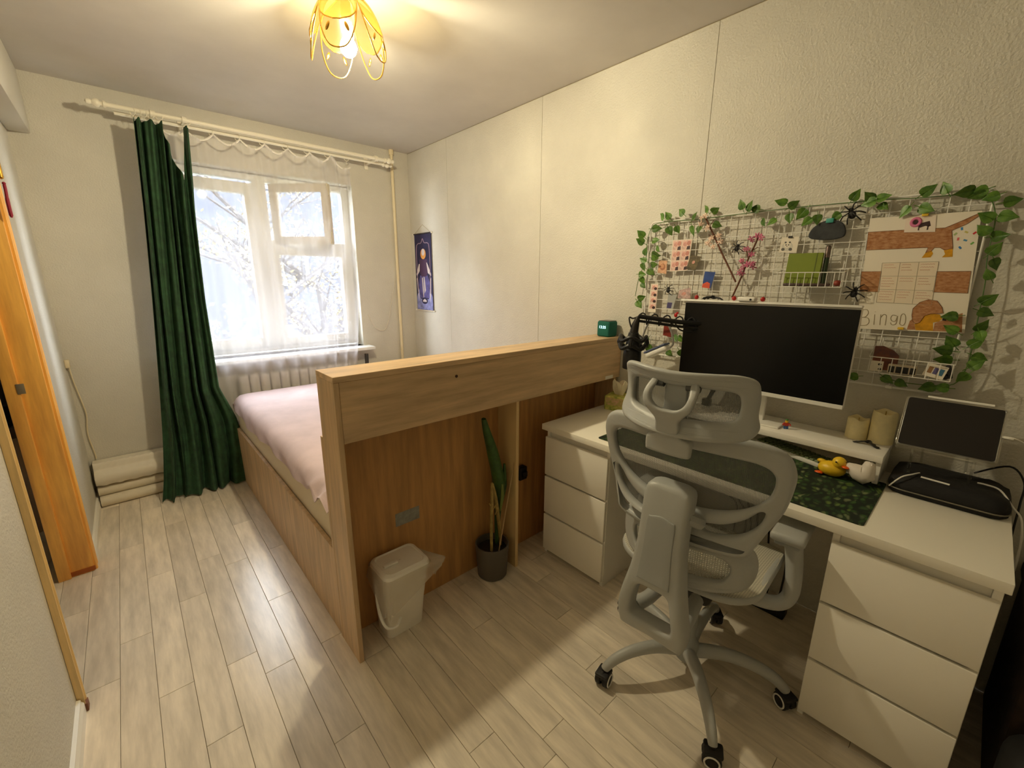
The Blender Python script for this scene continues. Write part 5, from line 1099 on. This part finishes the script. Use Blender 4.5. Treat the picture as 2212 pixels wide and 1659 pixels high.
branch([(.946, 1.707), (.885, 1.604), (.854, 1.551), (.813, 1.485), (.773, 1.419)], [(.946, 1.707), (.947, 1.679), (.92, 1.654), (.905, 1.615), (.912, 1.587), (.886, 1.576), (.864, 1.589), (.872, 1.622)], [((.92, 1.66), (.90, 1.685)), ((.89, 1.61), (.915, 1.625)), ((.87, 1.58), (.865, 1.61))], M_TWIG, mat('cream_blossom', (236, 204, 184), .7, rnd=.2, var=.15), 'leaning twig with cream blossoms on the grid', .015)
branch([(.785, 1.352), (.755, 1.442), (.736, 1.515), (.717, 1.567), (.705, 1.606)], [(.708, 1.602), (.724, 1.594), (.696, 1.606), (.745, 1.551), (.722, 1.541), (.761, 1.502), (.749, 1.479), (.732, 1.488), (.712, 1.496), (.706, 1.487), (.751, 1.461)], [((.736, 1.515), (.745, 1.551)), ((.722, 1.55), (.70, 1.562)), ((.742, 1.49), (.708, 1.497))], M_TWIG, mat('pink_blossom', (196, 104, 136), .7, rnd=.25, var=.2), 'twig with pink blossoms rising behind the monitor', .0145)
M_BERRY = mat('red_berry', (170, 26, 26), .3)
for (y, lab) in ((.872, 'red berry on the monitor light bar near its ivy end'), (.715, 'red berry on the monitor light bar beside the bat'), (.607, 'red berry on the monitor light bar beside the webcam')):
    tag(MB().sph((1.872, y, 1.3535), .009, 14).tube([(1.872, y, 1.361), (1.874, y-.002, 1.366)], .001, 5).obj('red_berry', M_BERRY), lab, 'berry', 'red berries on the monitor')
# ---- wire baskets
def basket(x0, x1, y0, y1, zt, zb, n, label, drop=0):
    t = thing('wire_basket', label, 'wire basket', ((x0+x1)/2, (y0+y1)/2, zb), 'wire baskets on the grid')
    MB().tube([(x0, y0, zt), (x0, y1, zt), (x1, y1, zt+drop), (x1, y0, zt+drop)], .0018, 6, closed=True).obj('rim', M_METALW, t)
    MB().tube([(x0, y0+.004, zb), (x0, y1-.004, zb), (x1, y1-.004, zb), (x1, y0+.004, zb)], .0015, 6, closed=True).obj('base_ring', M_METALW, t)
    for k in range(n+1):
        y = y0+.004+(y1-y0-.008)*k/n
        MB().tube([(x0, y, zt), (x0, y, zb), (x1, y, zb), (x1, y, zt+drop)], .0012, 6).obj('rib', M_METALW, t)
    MB().tube([(x1, y0+.02, zt+drop), (x1, y0+.02, zt+drop+.03), (GX+.004, y0+.02, zt+drop+.03), (GX+.004, y0+.02, zt+drop+.02)], .0015, 6).tube([(x1, y1-.02, zt+drop), (x1, y1-.02, zt+drop+.03), (GX+.004, y1-.02, zt+drop+.03), (GX+.004, y1-.02, zt+drop+.02)], .0015, 6).obj('hook', M_METALW, t)
basket(1.962, 2.034, .380, .600, 1.456, 1.402, 9, 'white wire basket holding the green notebook', .012)
basket(1.962, 2.034, .044, .262, 1.163, 1.107, 7, 'white wire basket with cards under the bingo poster', .03)
nb = thing('notebook', 'olive green notebook standing in the upper wire basket', 'notebook', (2.0, .52, 1.405))
NM = Matrix.Translation((1.992, .52, 1.405)) @ Matrix.Rotation(math.radians(8), 4, 'Y')
MB().box((-.006, -.058, .0), (-.003, .058, .125), .001, 1, M=NM).box((.003, -.058, 0), (.006, .058, .125), .001, 1, M=NM).obj('cover', mat('olive_cover', (112, 128, 12), .6), nb, ang=30)
MB().box((-.0028, -.056, .002), (.0028, .055, .122), M=NM).obj('pages', M_PAPER, nb, False)
MB().box((-.0068, -.040, 0), (-.0061, -.037, .125), M=NM).obj('elastic', mat('dark_olive', (84, 96, 10), .6), nb, False)
pn = thing('marker_pen', 'dark green pen with a silver cap leaning behind the notebook', 'pen', (2.02, .452, 1.405))
MB().cyl((2.005, .450, 1.405), (2.018, .453, 1.51), .0085, n=14).obj('barrel', mat('bottle_green', (34, 52, 24), .3), pn)
MB().cyl((2.018, .453, 1.5103), (2.023, .454, 1.55), .009, n=14).sph((2.0232, .454, 1.551), .0085, 10, (1, 1, .6)).obj('cap', mat('dark_chrome', (120, 106, 100), .2, metal=.9), pn)
tag(MB().sph((1.985, .40, 1.417), .012, 12, (1, 1.1, .9)).obj('red_stone', mat('brick_red', (136, 52, 34), .6)), 'brick red pebble in the corner of the upper basket', 'pebble')
tag(MB().box((1.972, .42, 1.4055), (1.982, .575, 1.416), .003).obj('dark_pencil', mat('plum_pencil', (74, 54, 50), .6)), 'dark plum stick lying along the bottom of the upper basket', 'stick')
tag(MB().prism([(.258, 1.112), (.258, 1.196), (.235, 1.198), (.205, 1.185), (.188, 1.168), (.188, 1.112)], 'x', 2.012, 2.018).obj('postcard', mat('dusk_postcard', (84, 50, 54), .5, var=.4, vscale=22, col2=(150, 84, 50)), None, False), 'plum and rust postcard standing in the lower basket', 'postcard')
o = tag(MB().box((1.985, .222, 1.1095), (1.989, .258, 1.146), .001).obj('panda_card', M_PAPER), 'white card with panda markings at the end of the lower basket', 'card')
for a, b in ((.232, 1.135), (.230, 1.118)): MB().sph((1.985, a, b), .004, 8, (.15, 1.3, 1)).obj('panda_patch', M_BLACK, o)
o = tag(MB().box((1.978, .133, 1.1095), (1.996, .208, 1.141), .002).obj('battery_box', mat('cream_box', (206, 192, 168), .6)), 'cream box with dark windows in the lower basket', 'box')
for k in range(4): MB().box((1.9765, .190-k*.0185, 1.1125), (1.9779, .2045-k*.0185, 1.135), .0005).obj('dark_window', M_BLACK, o)
o = tag(MB().box((-.001, -.026, 0), (.001, .026, .044), M=Matrix.Translation((1.980, .092, 1.112)) @ Matrix.Rotation(.22, 4, 'X')).obj('colour_card', M_PAPER, None, False), 'small white card with coloured pictures leaning in the lower basket', 'card')
for k, c in enumerate(((60, 110, 140), (96, 90, 140), (150, 110, 70))): MB().box((-.0016, -.02+k*.014, .012), (-.0011, -.009+k*.014, .034), M=Matrix.Translation((1.980, .092, 1.112)) @ Matrix.Rotation(.22, 4, 'X')).obj('picture', mat('card_col_%d' % k, c, .6), o, False)
tag(MB().tube(catmull([(1.99, .05, 1.115), (1.985, .055, 1.14), (1.99, .06, 1.152), (2.0, .066, 1.13)], 5), .006, 8).sph((1.99, .062, 1.118), .010, 10).obj('dark_trinket', M_BLACKS), 'dark trinket in the corner of the lower basket', 'trinket')
